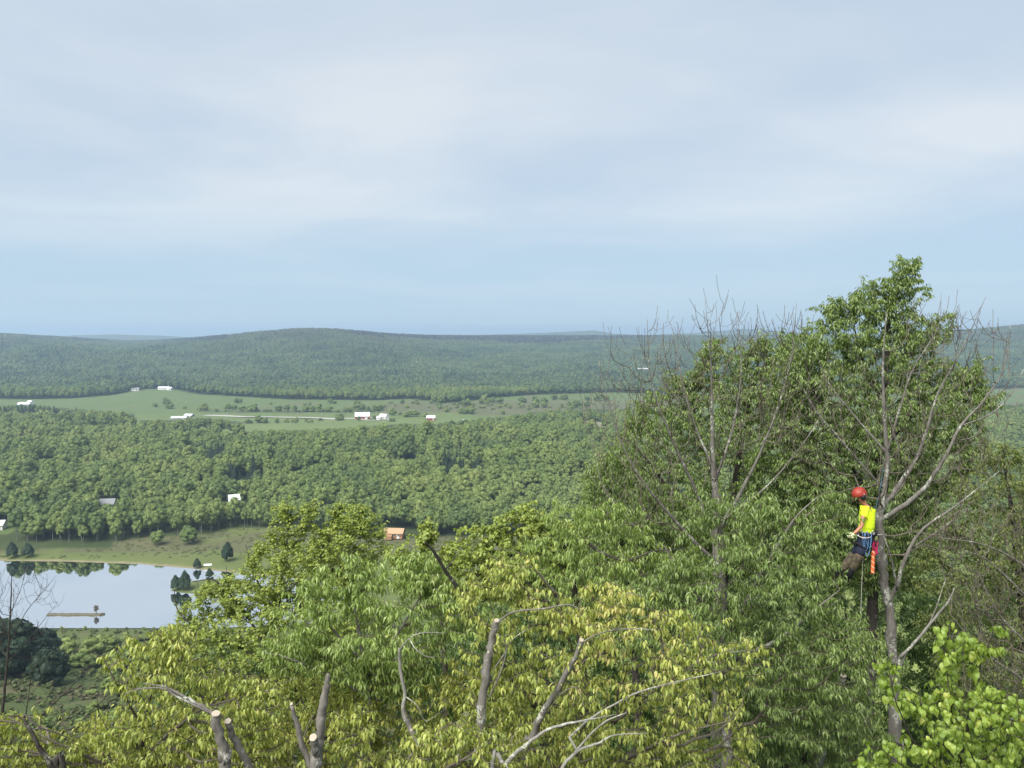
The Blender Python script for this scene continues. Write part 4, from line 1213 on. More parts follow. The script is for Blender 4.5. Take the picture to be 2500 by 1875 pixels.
near_tree('bare_tree', 'slender bare sapling fanning over the pond at the left edge', 'tree',
    [(5, 1800, 30, .06), (12, 1680, 30, .05), (22, 1560, 30, .035), (27, 1450, 30, .02), (29, 1385, 30, .005)],
    [[(20, 1580, 30, .02), (60, 1500, 30, .014), (100, 1450, 30, .010), (138, 1405, 30, .004)], [(16, 1620, 30, .02), (70, 1560, 30, .012), (110, 1510, 30, .008), (142, 1470, 30, .004)],
     [(22, 1550, 30, .02), (-10, 1480, 30, .012), (-30, 1410, 30, .004)], [(24, 1500, 30, .014), (50, 1440, 30, .010), (62, 1388, 30, .004)]],
    poly=[(-60, 1420), (0, 1395), (30, 1380), (80, 1400), (135, 1400), (145, 1450), (120, 1520), (60, 1590), (-60, 1600)],
    D=30, rd=.8, ncl=75, rcl=.25, per_cl=3, twigm=M_TWIGD, bark=M_TWIGD, bf=.3, seed=54, tiplift=.5, bend=.5, rtip=.0045, expo=.36, step=.35, edge=40)
for k, (lb, st) in enumerate([
        ('thin bare stem leaning right in the lower left brush, longest of three', [(20, 1850, 20, .025), (90, 1760, 20, .018), (170, 1680, 20, .012), (250, 1590, 20, .004)]),
        ('thin bare stem below the longest leaning one in the lower left brush', [(120, 1860, 18, .02), (190, 1770, 18, .014), (250, 1710, 18, .009), (310, 1650, 18, .004)]),
        ('upright bare stem under the pond sapling at the left edge', [(60, 1860, 19, .022), (62, 1760, 19, .016), (72, 1680, 19, .010), (78, 1590, 19, .004)])]):
    q = st[-1]
    near_tree('bare_sapling', lb, 'sapling', st, [], poly=[(q[0] - 60, q[1] - 20), (q[0] + 60, q[1] - 10), (q[0] + 40, q[1] + 110), (q[0] - 90, q[1] + 130)], D=st[1][2], rd=.4, ncl=14, rcl=.2, per_cl=3,
              bark=M_TWIGD, twigm=M_TWIGD, seed=60 + k, tiplift=.3, bend=.4, rtip=.003, expo=.35, edge=40)

# --- pruned trees close by: sawn stubs and pale crooked boughs
near_tree('pollarded_tree', 'thick upright sawn-off trunk with one long pale bough arching right from its top', 'tree',
    [(1160, 1960, 9.2, .062), (1168, 1850, 9.2, .058), (1180, 1720, 9.2, .055), (1190, 1620, 9.2, .052), (1202, 1560, 9.2, .047), (1212, 1518, 9.2, .036)],
    [[(1208, 1532, 9.2, .013), (1228, 1508, 9.15, .012), (1262, 1492, 9.1, .012), (1330, 1486, 9.05, .010), (1385, 1476, 9, .008), (1420, 1490, 8.95, .003)],
     [(1205, 1545, 9.2, .010), (1228, 1560, 9.1, .009), (1236, 1585, 9.1, .009), (1226, 1605, 9.1, .009), (1205, 1635, 9.1, .008)],
     [(1236, 1580, 9.1, .007), (1262, 1552, 9.05, .006), (1300, 1532, 9, .003)],
     [(1196, 1700, 9.2, .012), (1215, 1660, 9.1, .011), (1228, 1625, 9.1, .010), (1236, 1590, 9.1, .008)]],
    cut=[(1213, 1514, 9.18, .034, (0.15, -0.35, 0.9)), (1192, 1592, 9.10, .014, (-0.2, -1, 0.3))])
near_tree('pollarded_tree', 'sawn stub leaning right with pale cut end and thin shoot curving from its tip', 'tree',
    [(1280, 1960, 9.0, .05), (1300, 1800, 9.0, .042), (1332, 1730, 8.9, .036), (1375, 1660, 8.8, .032), (1400, 1610, 8.75, .029), (1419, 1566, 8.7, .026)],
    [[(1422, 1570, 8.7, .008), (1450, 1552, 8.7, .008), (1500, 1538, 8.65, .007), (1560, 1535, 8.6, .005), (1610, 1540, 8.6, .002)],
     [(1490, 1542, 8.66, .005), (1520, 1525, 8.6, .003)], [(1345, 1720, 8.9, .008), (1375, 1690, 8.8, .007), (1410, 1680, 8.8, .005), (1430, 1740, 8.8, .003)]],
    cut=[(1420, 1562, 8.68, .026, (0.3, -0.7, 0.75))])
near_tree('pollarded_tree', 'crooked pale-barked stem with a thin bough hooking right from its top', 'tree',
    [(1050, 1960, 9.8, .045), (1035, 1850, 9.8, .042), (1008, 1790, 9.8, .036), (985, 1740, 9.8, .026), (988, 1690, 9.8, .022), (978, 1640, 9.8, .020), (975, 1582, 9.8, .016)],
    [[(976, 1588, 9.8, .010), (988, 1570, 9.75, .009), (1010, 1552, 9.7, .008), (1040, 1544, 9.7, .007), (1090, 1546, 9.7, .003)],
     [(1000, 1560, 9.7, .008), (1015, 1585, 9.6, .007), (1040, 1602, 9.6, .006), (1062, 1605, 9.6, .003)],
     [(990, 1700, 9.8, .008), (1020, 1725, 9.7, .006), (1040, 1760, 9.7, .004), (1080, 1735, 9.7, .002)]],
    bark=M_BARKP, cut=[(1004, 1782, 9.7, .017, (0, -1, 0.5))])
near_tree('pollarded_tree', 'forked grey stump with a short sawn side stub facing the viewer', 'tree',
    [(776, 1960, 8.2, .062), (774, 1870, 8.2, .058), (778, 1810, 8.2, .048), (786, 1740, 8.2, .045), (797, 1680, 8.2, .040), (801, 1645, 8.2, .018)],
    [[(765, 1900, 8.2, .035), (748, 1850, 8.2, .033), (728, 1780, 8.2, .029), (712, 1722, 8.2, .022)],
     [(776, 1850, 8.2, .045), (768, 1820, 8.1, .042), (764, 1803, 8.05, .041)],
     [(742, 1800, 8.2, .006), (752, 1770, 8.15, .005), (765, 1745, 8.1, .003)]],
    cut=[(764, 1800, 8.02, .042, (-0.25, -0.75, 0.65)), (711, 1718, 8.19, .018, (-.3, -.6, .8))])
near_tree('pollarded_tree', 'grey stump with two pale sawn tops and a split bough reaching left', 'tree',
    [(560, 1970, 8.0, .06), (550, 1860, 8.0, .054), (538, 1800, 8.0, .050), (528, 1745, 8.0, .046)],
    [[(528, 1752, 8.0, .024), (505, 1730, 8.0, .020), (470, 1712, 8.0, .017), (430, 1690, 8.0, .014), (405, 1678, 8.0, .010), (350, 1668, 8.0, .004)],
     [(425, 1692, 8.0, .010), (390, 1680, 7.95, .009), (340, 1682, 7.9, .008), (300, 1697, 7.9, .003)],
     [(515, 1742, 8.0, .014), (475, 1722, 7.95, .012), (420, 1694, 7.95, .010), (404, 1670, 7.95, .004)],
     [(640, 1960, 8.3, .045), (612, 1880, 8.25, .042), (588, 1830, 8.2, .038), (565, 1790, 8.15, .034), (556, 1764, 8.1, .032)]],
    cut=[(527, 1741, 7.97, .044, (0.15, -0.35, 0.92)), (556, 1760, 8.08, .034, (0.1, -0.6, 0.8))])
near_tree('dead_branch', 'long dark broken limb crossing diagonally down to the right, spotted with lichen', 'branch',
    [(1420, 1790, 10.9, .045), (1330, 1740, 10.8, .042), (1265, 1680, 10.6, .038), (1215, 1600, 10.5, .034), (1170, 1520, 10.4, .032), (1120, 1440, 10.3, .028), (1085, 1390, 10.2, .024), (1062, 1350, 10.1, .020), (1037, 1322, 10, .012)],
    [[(1085, 1395, 10.2, .012), (1105, 1370, 10.2, .009), (1120, 1345, 10.2, .004)]], bark=M_BARKD, ground=True)
near_tree('dead_branch', 'forking pale grey boughs crossing low in the centre under the yellow leaves', 'branch',
    [(1200, 1960, 8.4, .026), (1235, 1865, 8.4, .023), (1290, 1815, 8.4, .020), (1340, 1780, 8.4, .016), (1420, 1760, 8.4, .012), (1500, 1745, 8.4, .004)],
    [[(1340, 1960, 8.3, .022), (1370, 1880, 8.3, .020), (1410, 1835, 8.3, .017), (1460, 1815, 8.3, .013), (1500, 1795, 8.3, .008), (1580, 1790, 8.3, .003)],
     [(1400, 1840, 8.3, .014), (1440, 1795, 8.3, .012), (1480, 1760, 8.3, .010), (1530, 1740, 8.3, .004)],
     [(1390, 1800, 8.4, .014), (1440, 1755, 8.6, .013), (1500, 1720, 8.7, .012), (1560, 1690, 8.8, .011), (1650, 1665, 8.9, .008), (1760, 1640, 9, .003)]], bark=M_BARKP)
near_tree('dead_branch', 'dark forked branch rising from the bottom left corner', 'branch',
    [(160, 1960, 8.2, .032), (130, 1880, 8.2, .028), (100, 1830, 8.2, .024), (75, 1785, 8.2, .020), (58, 1752, 8.2, .014)],
    [[(60, 1758, 8.2, .009), (40, 1748, 8.2, .007), (12, 1748, 8.2, .003)], [(62, 1745, 8.2, .010), (95, 1775, 8.1, .009), (140, 1790, 8.1, .008), (182, 1808, 8.1, .004)],
     [(105, 1835, 8.2, .010), (130, 1860, 8.1, .008), (160, 1900, 8.1, .008)]], bark=M_BARKD)
near_tree('pollarded_tree', 'lichened leaning trunk with a pale sawn top, at the bottom right of the centre', 'tree',
    [(1975, 1990, 15.2, .11), (1998, 1870, 15.1, .10), (2010, 1790, 15.1, .095), (2035, 1720, 15.1, .08), (2056, 1655, 15.1, .072)],
    [], bark=M_BARK, cut=[(2058, 1648, 15.08, .072, (0.1, -0.35, 0.95))])
near_tree('pollarded_tree', 'pale upright trunk between the crooked stem and the thick sawn trunk', 'tree',
    [(1110, 1990, 10.5, .055), (1118, 1880, 10.5, .052), (1130, 1800, 10.5, .05), (1140, 1740, 10.5, .03)], [], bark=M_BARK)

# --- bright trees nearest the viewer
YL = dict(droop=1.1, spread=.8)
near_tree('hickory_tree', 'yellow-green tree with wide drooping leaflets spreading over the centre foreground', 'tree',
    [(1500, 2050, 10.2, .05), (1480, 1900, 10.2, .045), (1450, 1750, 10.1, .035), (1400, 1600, 10, .02), (1360, 1450, 9.9, .006)],
    [[(1460, 1800, 10.1, .022), (1580, 1700, 9.6, .016), (1700, 1620, 9.4, .010), (1800, 1580, 9.3, .004)],
     [(1480, 1880, 10.2, .022), (1640, 1800, 9.2, .015), (1780, 1760, 9, .006)],
     [(1440, 1740, 10.1, .02), (1300, 1640, 9.8, .012), (1180, 1600, 9.6, .005)],
     [(1400, 1610, 10, .015), (1500, 1500, 9.8, .010), (1540, 1450, 9.8, .004)],
     [(1490, 1950, 10.2, .025), (1200, 1850, 9.2, .015), (980, 1820, 9, .006)]],
    poly=[(1130, 1440), (1175, 1380), (1245, 1350), (1320, 1420), (1370, 1470), (1400, 1430), (1440, 1400), (1480, 1440), (1560, 1440), (1640, 1490), (1700, 1500), (1740, 1540), (1850, 1570), (1840, 1620), (1760, 1660), (1800, 1740), (1850, 1800), (1850, 1900), (1350, 1900), (1250, 1780), (1100, 1760), (1180, 1640), (1130, 1540)],
    D=9.6, rd=.8, ncl=250, rcl=.27, per_cl=8, flat=.3, leaf=LF('lance', ML_YELLOW, .074, .38, 10, back=.10, young=(1500, 1530, 160, .25), **YL), bark=M_TWIG, rtip=.0032, seed=71, singles=300)
near_tree('hickory_tree', 'low yellow-green leafy boughs between the forked stump and the thick sawn trunk', 'tree',
    [(950, 2050, 9, .04), (960, 1950, 9, .035), (1000, 1850, 8.8, .02), (1060, 1800, 8.6, .006)],
    [[(955, 1980, 9, .02), (900, 1850, 8.9, .012), (860, 1760, 8.8, .004)], [(960, 1930, 9, .018), (1120, 1860, 8.5, .012), (1200, 1800, 8.4, .004)]],
    poly=[(880, 1820), (960, 1800), (1050, 1770), (1200, 1760), (1290, 1800), (1330, 1900), (860, 1900), (800, 1780), (860, 1720), (900, 1760)],
    D=8.7, rd=.5, ncl=50, rcl=.26, per_cl=8, flat=.3, leaf=LF('lance', ML_YELLOW, .074, .38, 10, back=.10, **YL), bark=M_TWIG, rtip=.0032, seed=72, singles=150)
near_tree('hickory_tree', 'yellow-green tree filling the lower left with drooping leaf clusters', 'tree',
    [(330, 2050, 9.4, .05), (340, 1900, 9.4, .04), (350, 1780, 9.3, .025), (380, 1650, 9.2, .006)],
    [[(345, 1850, 9.4, .025), (480, 1740, 9, .014), (600, 1700, 8.9, .010), (680, 1680, 8.9, .004)], [(350, 1780, 9.3, .02), (280, 1660, 9, .010), (250, 1600, 9, .004)],
     [(340, 1900, 9.4, .02), (150, 1820, 8.8, .012), (20, 1750, 8.7, .005)], [(375, 1690, 9.2, .012), (450, 1600, 9.1, .007), (440, 1550, 9.1, .003)]],
    poly=[(235, 1590), (300, 1560), (340, 1545), (390, 1540), (440, 1530), (470, 1560), (520, 1600), (600, 1640), (680, 1680), (700, 1740), (640, 1780), (680, 1900), (-60, 1900), (-60, 1700), (20, 1700), (70, 1740), (110, 1780), (250, 1780), (300, 1720), (270, 1660), (330, 1640), (260, 1620)],
    D=9, rd=.75, ncl=185, rcl=.25, per_cl=8, flat=.3, leaf=LF('lance', ML_YELLOW, .070, .38, 10, back=.10, **YL), bark=M_TWIG, rtip=.0032, seed=73, singles=300)
near_tree('understory_tree', 'olive-leaved undergrowth tree behind the stumps at lower left', 'tree',
    [(500, 2050, 13, .05), (510, 1900, 13, .04), (540, 1750, 13, .012)],
    [[(505, 1950, 13, .02), (250, 1850, 12.6, .012), (120, 1820, 12.5, .004)], [(505, 1950, 13, .02), (760, 1800, 12.8, .012), (860, 1720, 12.8, .004)]],
    poly=[(60, 1800), (200, 1760), (330, 1740), (480, 1700), (620, 1680), (780, 1640), (900, 1640), (960, 1760), (950, 1900), (0, 1900)],
    D=12.8, rd=.9, ncl=480, rcl=.2, per_cl=4, leaf=LF('lance4', ML_OLIVE, .085, .45, 9, back=.14, droop=.8, spread=.8), bark=M_TWIG, seed=74)
near_tree('understory_tree', 'olive-leaved undergrowth behind the thick sawn trunk in the lower centre', 'tree',
    [(1150, 2050, 12.5, .05), (1150, 1900, 12.5, .04), (1160, 1700, 12.5, .012)],
    [[(1150, 1950, 12.5, .02), (1000, 1750, 12.4, .012), (950, 1650, 12.4, .004)], [(1150, 1950, 12.5, .02), (1300, 1800, 12.4, .012), (1400, 1750, 12.3, .004)]],
    poly=[(900, 1660), (1000, 1600), (1120, 1600), (1250, 1640), (1420, 1700), (1450, 1900), (850, 1900)],
    D=12.4, rd=.8, ncl=330, rcl=.2, per_cl=4, leaf=LF('lance4', ML_OLIVE, .085, .42, 9, back=.14, droop=.9, spread=.8), bark=M_TWIG, seed=75)
near_tree('basswood_tree', 'bright green young tree with large heart-shaped leaves in the lower right corner', 'tree',
    [(2345, 2050, 7.4, .03), (2348, 1950, 7.4, .026), (2345, 1860, 7.4, .020), (2362, 1790, 7.35, .013), (2385, 1700, 7.3, .009), (2400, 1600, 7.3, .006), (2450, 1515, 7.3, .003)],
    [[(2346, 1880, 7.4, .012), (2330, 1800, 7.3, .009), (2320, 1700, 7.2, .006), (2300, 1560, 7.2, .003)],
     [(2348, 1930, 7.4, .012), (2250, 1840, 7.1, .009), (2190, 1720, 7, .006), (2165, 1610, 7, .003)],
     [(2348, 1950, 7.4, .012), (2220, 1880, 7, .008), (2140, 1820, 6.9, .003)],
     [(2346, 1900, 7.4, .012), (2440, 1820, 7.2, .008), (2490, 1740, 7.2, .004)],
     [(2346, 1870, 7.4, .010), (2290, 1800, 7.2, .006), (2240, 1700, 7.1, .003)]],
    poly=[(2150, 1600), (2175, 1600), (2215, 1680), (2250, 1700), (2300, 1690), (2290, 1560), (2300, 1500), (2335, 1540), (2380, 1560), (2440, 1500), (2465, 1515), (2420, 1600), (2430, 1650), (2500, 1670), (2560, 1700), (2560, 1900), (2150, 1900), (2125, 1810), (2170, 1800), (2230, 1770), (2200, 1720), (2160, 1660)],
    D=7.25, rd=.5, ncl=210, rcl=.12, per_cl=2, leaf=LF('heart', ML_BASS, .066, .95, 6, back=.12, droop=1.3, spread=.6), bark=M_TWIGD, twigm=M_TWIGD, seed=76, singles=300, bf=.2, edge=60)
#@@PART3
# ------------------------------------------------------------------ things in the valley
def ground_hit(u, v, d0=60.0, d1=9000.0):
    D = np.geomspace(d0, d1, 4000)
    P = at_n(np.full(4000, float(u)), np.full(4000, float(v)), D)
    h = height(P[:, 0], P[:, 1])
    i = int(np.argmax(P[:, 2] <= h))
    return np.array([P[i, 0], P[i, 1], h[i]])
def copy_tree(root, loc, rz=0.0, sc=1.0, label=None, group=None):
    r = root.copy(); COL.objects.link(r); r.location = loc; r.rotation_euler = (0, 0, rz); r.scale = (sc,) * 3 if isinstance(sc, (int, float)) else sc
    if label: r['label'] = label
    if group: r['group'] = group
    for ch in root.children:
        c = ch.copy(); COL.objects.link(c); c.parent = r
    return r
def simple_tree(name, label, cat, loc, sc, crown, trunk=None, group=None, rz=None):
    e = empty(name, tuple(loc), rng.uniform(0, 6.28) if rz is None else rz)
    e.scale = sc if isinstance(sc, tuple) else (sc, sc, sc)
    tag(e, label, cat, group)
    add_obj('crown', crown, e)
    if trunk: add_obj('trunk', trunk, e)
    return e
BUSH = [crown_mesh('bush crown', 400 + i, M_WOOD, h=[5, 4, 3.2][i], w=[2.4, 2.6, 2.0][i], blobs=9, cards=60, csize=.22, base=.0) for i in range(3)]
SPRUCE = [conifer_mesh('spruce crown', 500 + i, M_CONI, h=10, w=[3.3, 2.6, 3.0][i], levels=20, per=15, base=.02) for i in range(3)]
ROUND = crown_mesh('round crown', 420, M_WOOD, h=7.5, w=3.6, blobs=14, cards=90, csize=.3, base=.04)

FIR = crown_mesh('fir crown', 440, M_CONI, h=7.5, w=2.4, blobs=18, cards=110, csize=.24, base=.0)
def taper(me):
    v = np.zeros(len(me.vertices) * 3, np.float32); me.vertices.foreach_get('co', v); v = v.reshape(-1, 3)
    k = np.interp(v[:, 2], [-1, 1.5, 4, 7.8], [1.0, 1.15, .95, .30]); v[:, :2] *= k[:, None]; me.vertices.foreach_set('co', v.ravel()); me.update()
taper(FIR)
def by_height(u, v, vtop, natural):
    p = ground_hit(u, v); h = (v - vtop) / FPX * p[1]
    return p, h / natural
for (u, v, vt, lb, me, nat, wk) in [
        (555, 1370, 1321, 'big dark rounded conifer alone on the meadow above the pond', FIR, 7.5, .95),
        (481, 1389, 1362, 'small dark conifer on the far shore of the pond, above the pair', FIR, 7.5, 1.05),
        (430, 1441, 1402, 'left one of two conifers standing at the waterline', FIR, 7.5, 1.0),
        (452, 1442, 1391, 'right and taller one of two conifers standing at the waterline', FIR, 7.5, .95),
        (512, 1412, 1386, 'low dark conifer half hidden behind the maple by the pond', FIR, 7.5, 1.1),
        (30, 1362, 1320, 'dark conifer at the left end of the far shore', FIR, 7.5, 1.0),
        (68, 1362, 1323, 'wide dark conifer second from the left on the far shore', FIR, 7.5, 1.1)]:
    p, k = by_height(u, v, vt, nat)
    simple_tree('conifer_tree', lb, 'conifer', p, (k * wk, k * wk, k), me)
for (u, v, vt, lb) in [(385, 1330, 1296, 'small round tree alone on the brown meadow, left one of two'), (462, 1328, 1285, 'taller round tree on the brown meadow, right one of two')]:
    p, k = by_height(u, v, vt, 7.5)
    simple_tree('meadow_tree', lb, 'tree', p, (k * 1.05, k * 1.05, k), ROUND, TRUNKS[0] if 0 else None)
# big dark evergreen at lower left and bushes on the near slope
for (u, D, h, w, lb) in [(52, 205, 14, 1.1, 'large dark evergreen below the pond at the left edge'), (-20, 200, 16, 1.2, 'dark evergreen cut by the left edge below the pond'), (92, 188, 10, 1.0, 'smaller dark evergreen right of the large one below the pond')]:
    x = (u - 1250) / FPX * D
    simple_tree('evergreen_tree', lb, 'tree', (x, D, gz(x, D) - .3), (h / 7.5 * w, h / 7.5 * w, h / 7.5), crown_mesh('evergreen crown', 430 + int(h), M_CONI, h=7.5, w=3.3, blobs=16, cards=120, csize=.28, base=.0))
ns = 0
proto_s = []
spots = []
for i in range(110):
    D = rng.uniform(105, 262); u = rng.uniform(-60, 700)
    spots.append((u, D, rng.uniform(.35, .8)))
for u in (140, 165, 190, 215, 235, 252, 270, 288, 300, 318, 330, 352, 370, 395, 420, 445):
    spots.append((u + rng.uniform(-8, 8), rng.uniform(215, 246), rng.uniform(.8, 1.3)))
for i in range(26):
    spots.append((rng.uniform(120, 640), rng.uniform(276, 281), rng.uniform(.18, .34)))
for (u, D, s_) in spots:
    x = (u - 1250) / FPX * D
    if (u < 120 and 175 < D < 220): continue
    lb = ('broad round shrub in the dark thicket just below the near shore' if 210 < D < 250 and u < 460 else 'low round green shrub on the upper slope below the pond' if D > 170 else 'low round green shrub on the rough slope nearest the viewer')
    gp = 'shrubs on the slope below the pond'
    if D > 275: lb, gp = 'tiny shrub along the near edge of the pond', 'tiny shrubs along the near shore'
    e = simple_tree('shrub', lb, 'shrub', (x, D, gz(x, D) - .2), (s_ * rng.uniform(.9, 1.5), s_ * rng.uniform(.9, 1.5), s_), BUSH[ns % 3], None, gp)
    ns += 1
# brush cover on the near slope: low tufts nobody could count
n = 9000
D = np.sqrt(rng.uniform(62 ** 2, 281 ** 2, n)); x = rng.uniform(-.74, .3, n) * D
z = height(x, D)
dens = wav(x, D, 30, 2) + 0.5 * wav(x, D, 11, 3)
k = (rng.random(n) < np.where(D > 225, .14, np.clip(.5 + .4 * dens, 0.1, 1)))
M_BRUSH = wood_leaf('brush', [(0.2, (0.075, 0.105, 0.035)), (0.55, (0.12, 0.155, 0.05)), (0.75, (0.15, 0.14, 0.08)), (0.95, (0.19, 0.165, 0.11))])
tuft = [bpy.data.objects.new('tuft_shape', crown_mesh('tuft', 450 + i, M_BRUSH, h=1.5, w=1.0, blobs=5, cards=45, csize=.10, base=0)) for i in range(3)]
instancer('undergrowth', np.stack([x, D, z - .1], 1)[k], rng.uniform(.45, 1.25, k.sum()), rng.uniform(0, 6.28, k.sum()), rng.integers(0, 3, k.sum()), tuft, 'low green and brown brush covering the slope below the pond', 'undergrowth')
# tufts on the meadow behind the pond
M_HERB = wood_leaf('meadow herbs', [(0.2, (0.115, 0.150, 0.055)), (0.7, (0.16, 0.185, 0.070)), (0.95, (0.18, 0.17, 0.09))])
tuft2 = [bpy.data.objects.new('herb_shape', crown_mesh('herb', 460 + i, M_HERB, h=.9, w=1.5, blobs=5, cards=45, csize=.12, base=0)) for i in range(3)]
n = 5200
D = rng.uniform(368, 432, n); x = rng.uniform(-.70, -.03, n) * D; z = height(x, D)
u_, v_ = project(x, D, z)
k = in_poly(u_, v_, MEADOW_UV) & (poly_dist(x, D, POND) > 3) & (rng.random(n) < np.clip(.30 + .55 * wav(x, D * 2, 35, 1), .03, 1))
instancer('meadow_herbs', np.stack([x, D, z - .15], 1)[k], rng.uniform(.25, .7, k.sum()), rng.uniform(0, 6.28, k.sum()), rng.integers(0, 3, k.sum()), tuft2, 'uneven tufts of grass and herbs on the meadow behind the pond', 'meadow')

# bushes and tree clumps in the open fields
clumps = [(576, 985, 1, 9), (588, 983, 1, 9), (657, 989, 1, 9), (560, 1001, 4, 26), (600, 1005, 5, 40), (500, 1003, 4, 40), (430, 998, 5, 44), (395, 993, 4, 40),
          (635, 1032, 4, 24), (612, 1034, 3, 18), (702, 1031, 3, 16), (720, 1033, 3, 20), (680, 1033, 2, 12), (752, 1032, 3, 18), (783, 1028, 2, 12), (830, 1026, 4, 20), (858, 1000, 3, 20),
          (880, 999, 4, 24), (915, 1002, 6, 42), (968, 1015, 4, 26), (990, 1018, 3, 20), (1013, 1016, 4, 26), (1035, 1018, 2, 12), (958, 1030, 2, 12), (915, 1024, 1, 10), (872, 1026, 1, 10), (1129, 1010, 6, 44), (1085, 1006, 3, 24),
          (1000, 984, 3, 40), (1150, 992, 5, 70), (1210, 984, 5, 60), (1300, 984, 6, 70), (1360, 976, 6, 60), (1420, 994, 5, 60), (1460, 978, 5, 60), (760, 990, 3, 50), (820, 985, 3, 30), (700, 1004, 4, 60), (780, 1005, 5, 70), (850, 1006, 3, 30),
          (1070, 983, 5, 40), (1237, 997, 2, 18), (1322, 995, 4, 36), (1270, 996, 2, 14), (1228, 1010, 1, 8), (920, 977, 4, 32), (1180, 985, 3, 40), (1400, 985, 3, 30),
          (2375, 960, 1, 10), (2395, 958, 1, 10), (2350, 985, 3, 20), (2460, 968, 2, 16)]
nf = 0
for (u, v, m, w) in clumps:
    for q in range(m):
        uu = u + rng.uniform(-.5, .5) * w; vv = v + rng.uniform(-1.2, 1.2)
        p = ground_hit(uu, vv, 500)
        s_ = rng.uniform(.55, 1.0) * (1.75 if m > 3 else 1.15) * min(p[1] / 1000, 1.5)
        lb = ('lone round bush standing in the open valley field' if m == 1 else 'small round tree in a clump ' + ('behind the left tree belt and long farm building' if u < 520 else 'left of the large red barn' if u < 860 else 'around the large red barn and farmhouse' if u < 1045 else 'in the marsh right of the small red barn' if u < 1700 else 'in the green field at the right'))
        simple_tree('field_bush' if m == 1 else 'field_tree', lb, 'bush' if m == 1 else 'tree', p, (s_ * 1.3, s_ * 1.3, s_ * 1.25), BUSH[nf % 3], None,
                    'lone bushes in the valley field' if m == 1 else 'trees in clumps in the valley fields')
        nf += 1

for i in range(34):
    uu = rng.uniform(500, 925); p = ground_hit(uu, 1004.5 + 0.004 * (uu - 500) + rng.uniform(-.6, .6), 500); s_ = rng.uniform(.5, .9)
    simple_tree('hedge_bush', 'low bush in the hedge line crossing the field behind the barns', 'bush', p, (s_ * 1.7, s_ * 1.4, s_), BUSH[i % 3], None, 'hedge bushes behind the barns')
for i in range(70):
    uu = rng.uniform(935, 1620); p = ground_hit(uu, rng.uniform(982, 1001), 500); s_ = rng.uniform(.55, 1.1)
    simple_tree('marsh_bush', 'rounded bush in the rough brown marsh right of the barns', 'bush', p, (s_ * 1.8, s_ * 1.4, s_), BUSH[i % 3], None, 'bushes of the marsh')

# ------------------------------------------------------------------ buildings
M_WROOF = plain_mat('white metal roof', (0.62, 0.63, 0.65), .45, .4, .4, .12)
M_GROOF = plain_mat('grey shingle roof', (0.22, 0.23, 0.24), .8, .2, .6, .3)
M_GREYR = plain_mat('pale grey metal roof', (0.42, 0.43, 0.44), .6, .3, .4, .15)
M_RED = plain_mat('barn red boards', (0.28, 0.050, 0.035), .8, .2, .8, .35)
M_WHITE = plain_mat('white painted boards', (0.76, 0.76, 0.74), .7, .3, .5, .12)
M_TAN = plain_mat('tan cedar shingles', (0.40, 0.27, 0.16), .8, .2, .8, .3)
M_LOGW = plain_mat('orange log wall', (0.30, 0.17, 0.085), .7, .3, 1.2, .4)
M_GREYW = plain_mat('weathered grey boards', (0.25, 0.25, 0.25), .85, .2, .7, .3)
M_GLASS = plain_mat('dark window glass', (0.03, 0.035, 0.04), .12, .6, 1, .1)
def box(x0, x1, y0, y1, z0, z1):
    V = np.array([(x, y, z) for z in (z0, z1) for y in (y0, y1) for x in (x0, x1)], float)
    F = np.array([[0, 2, 3, 1], [4, 5, 7, 6], [0, 1, 5, 4], [2, 6, 7, 3], [0, 4, 6, 2], [1, 3, 7, 5]])
    return V, F
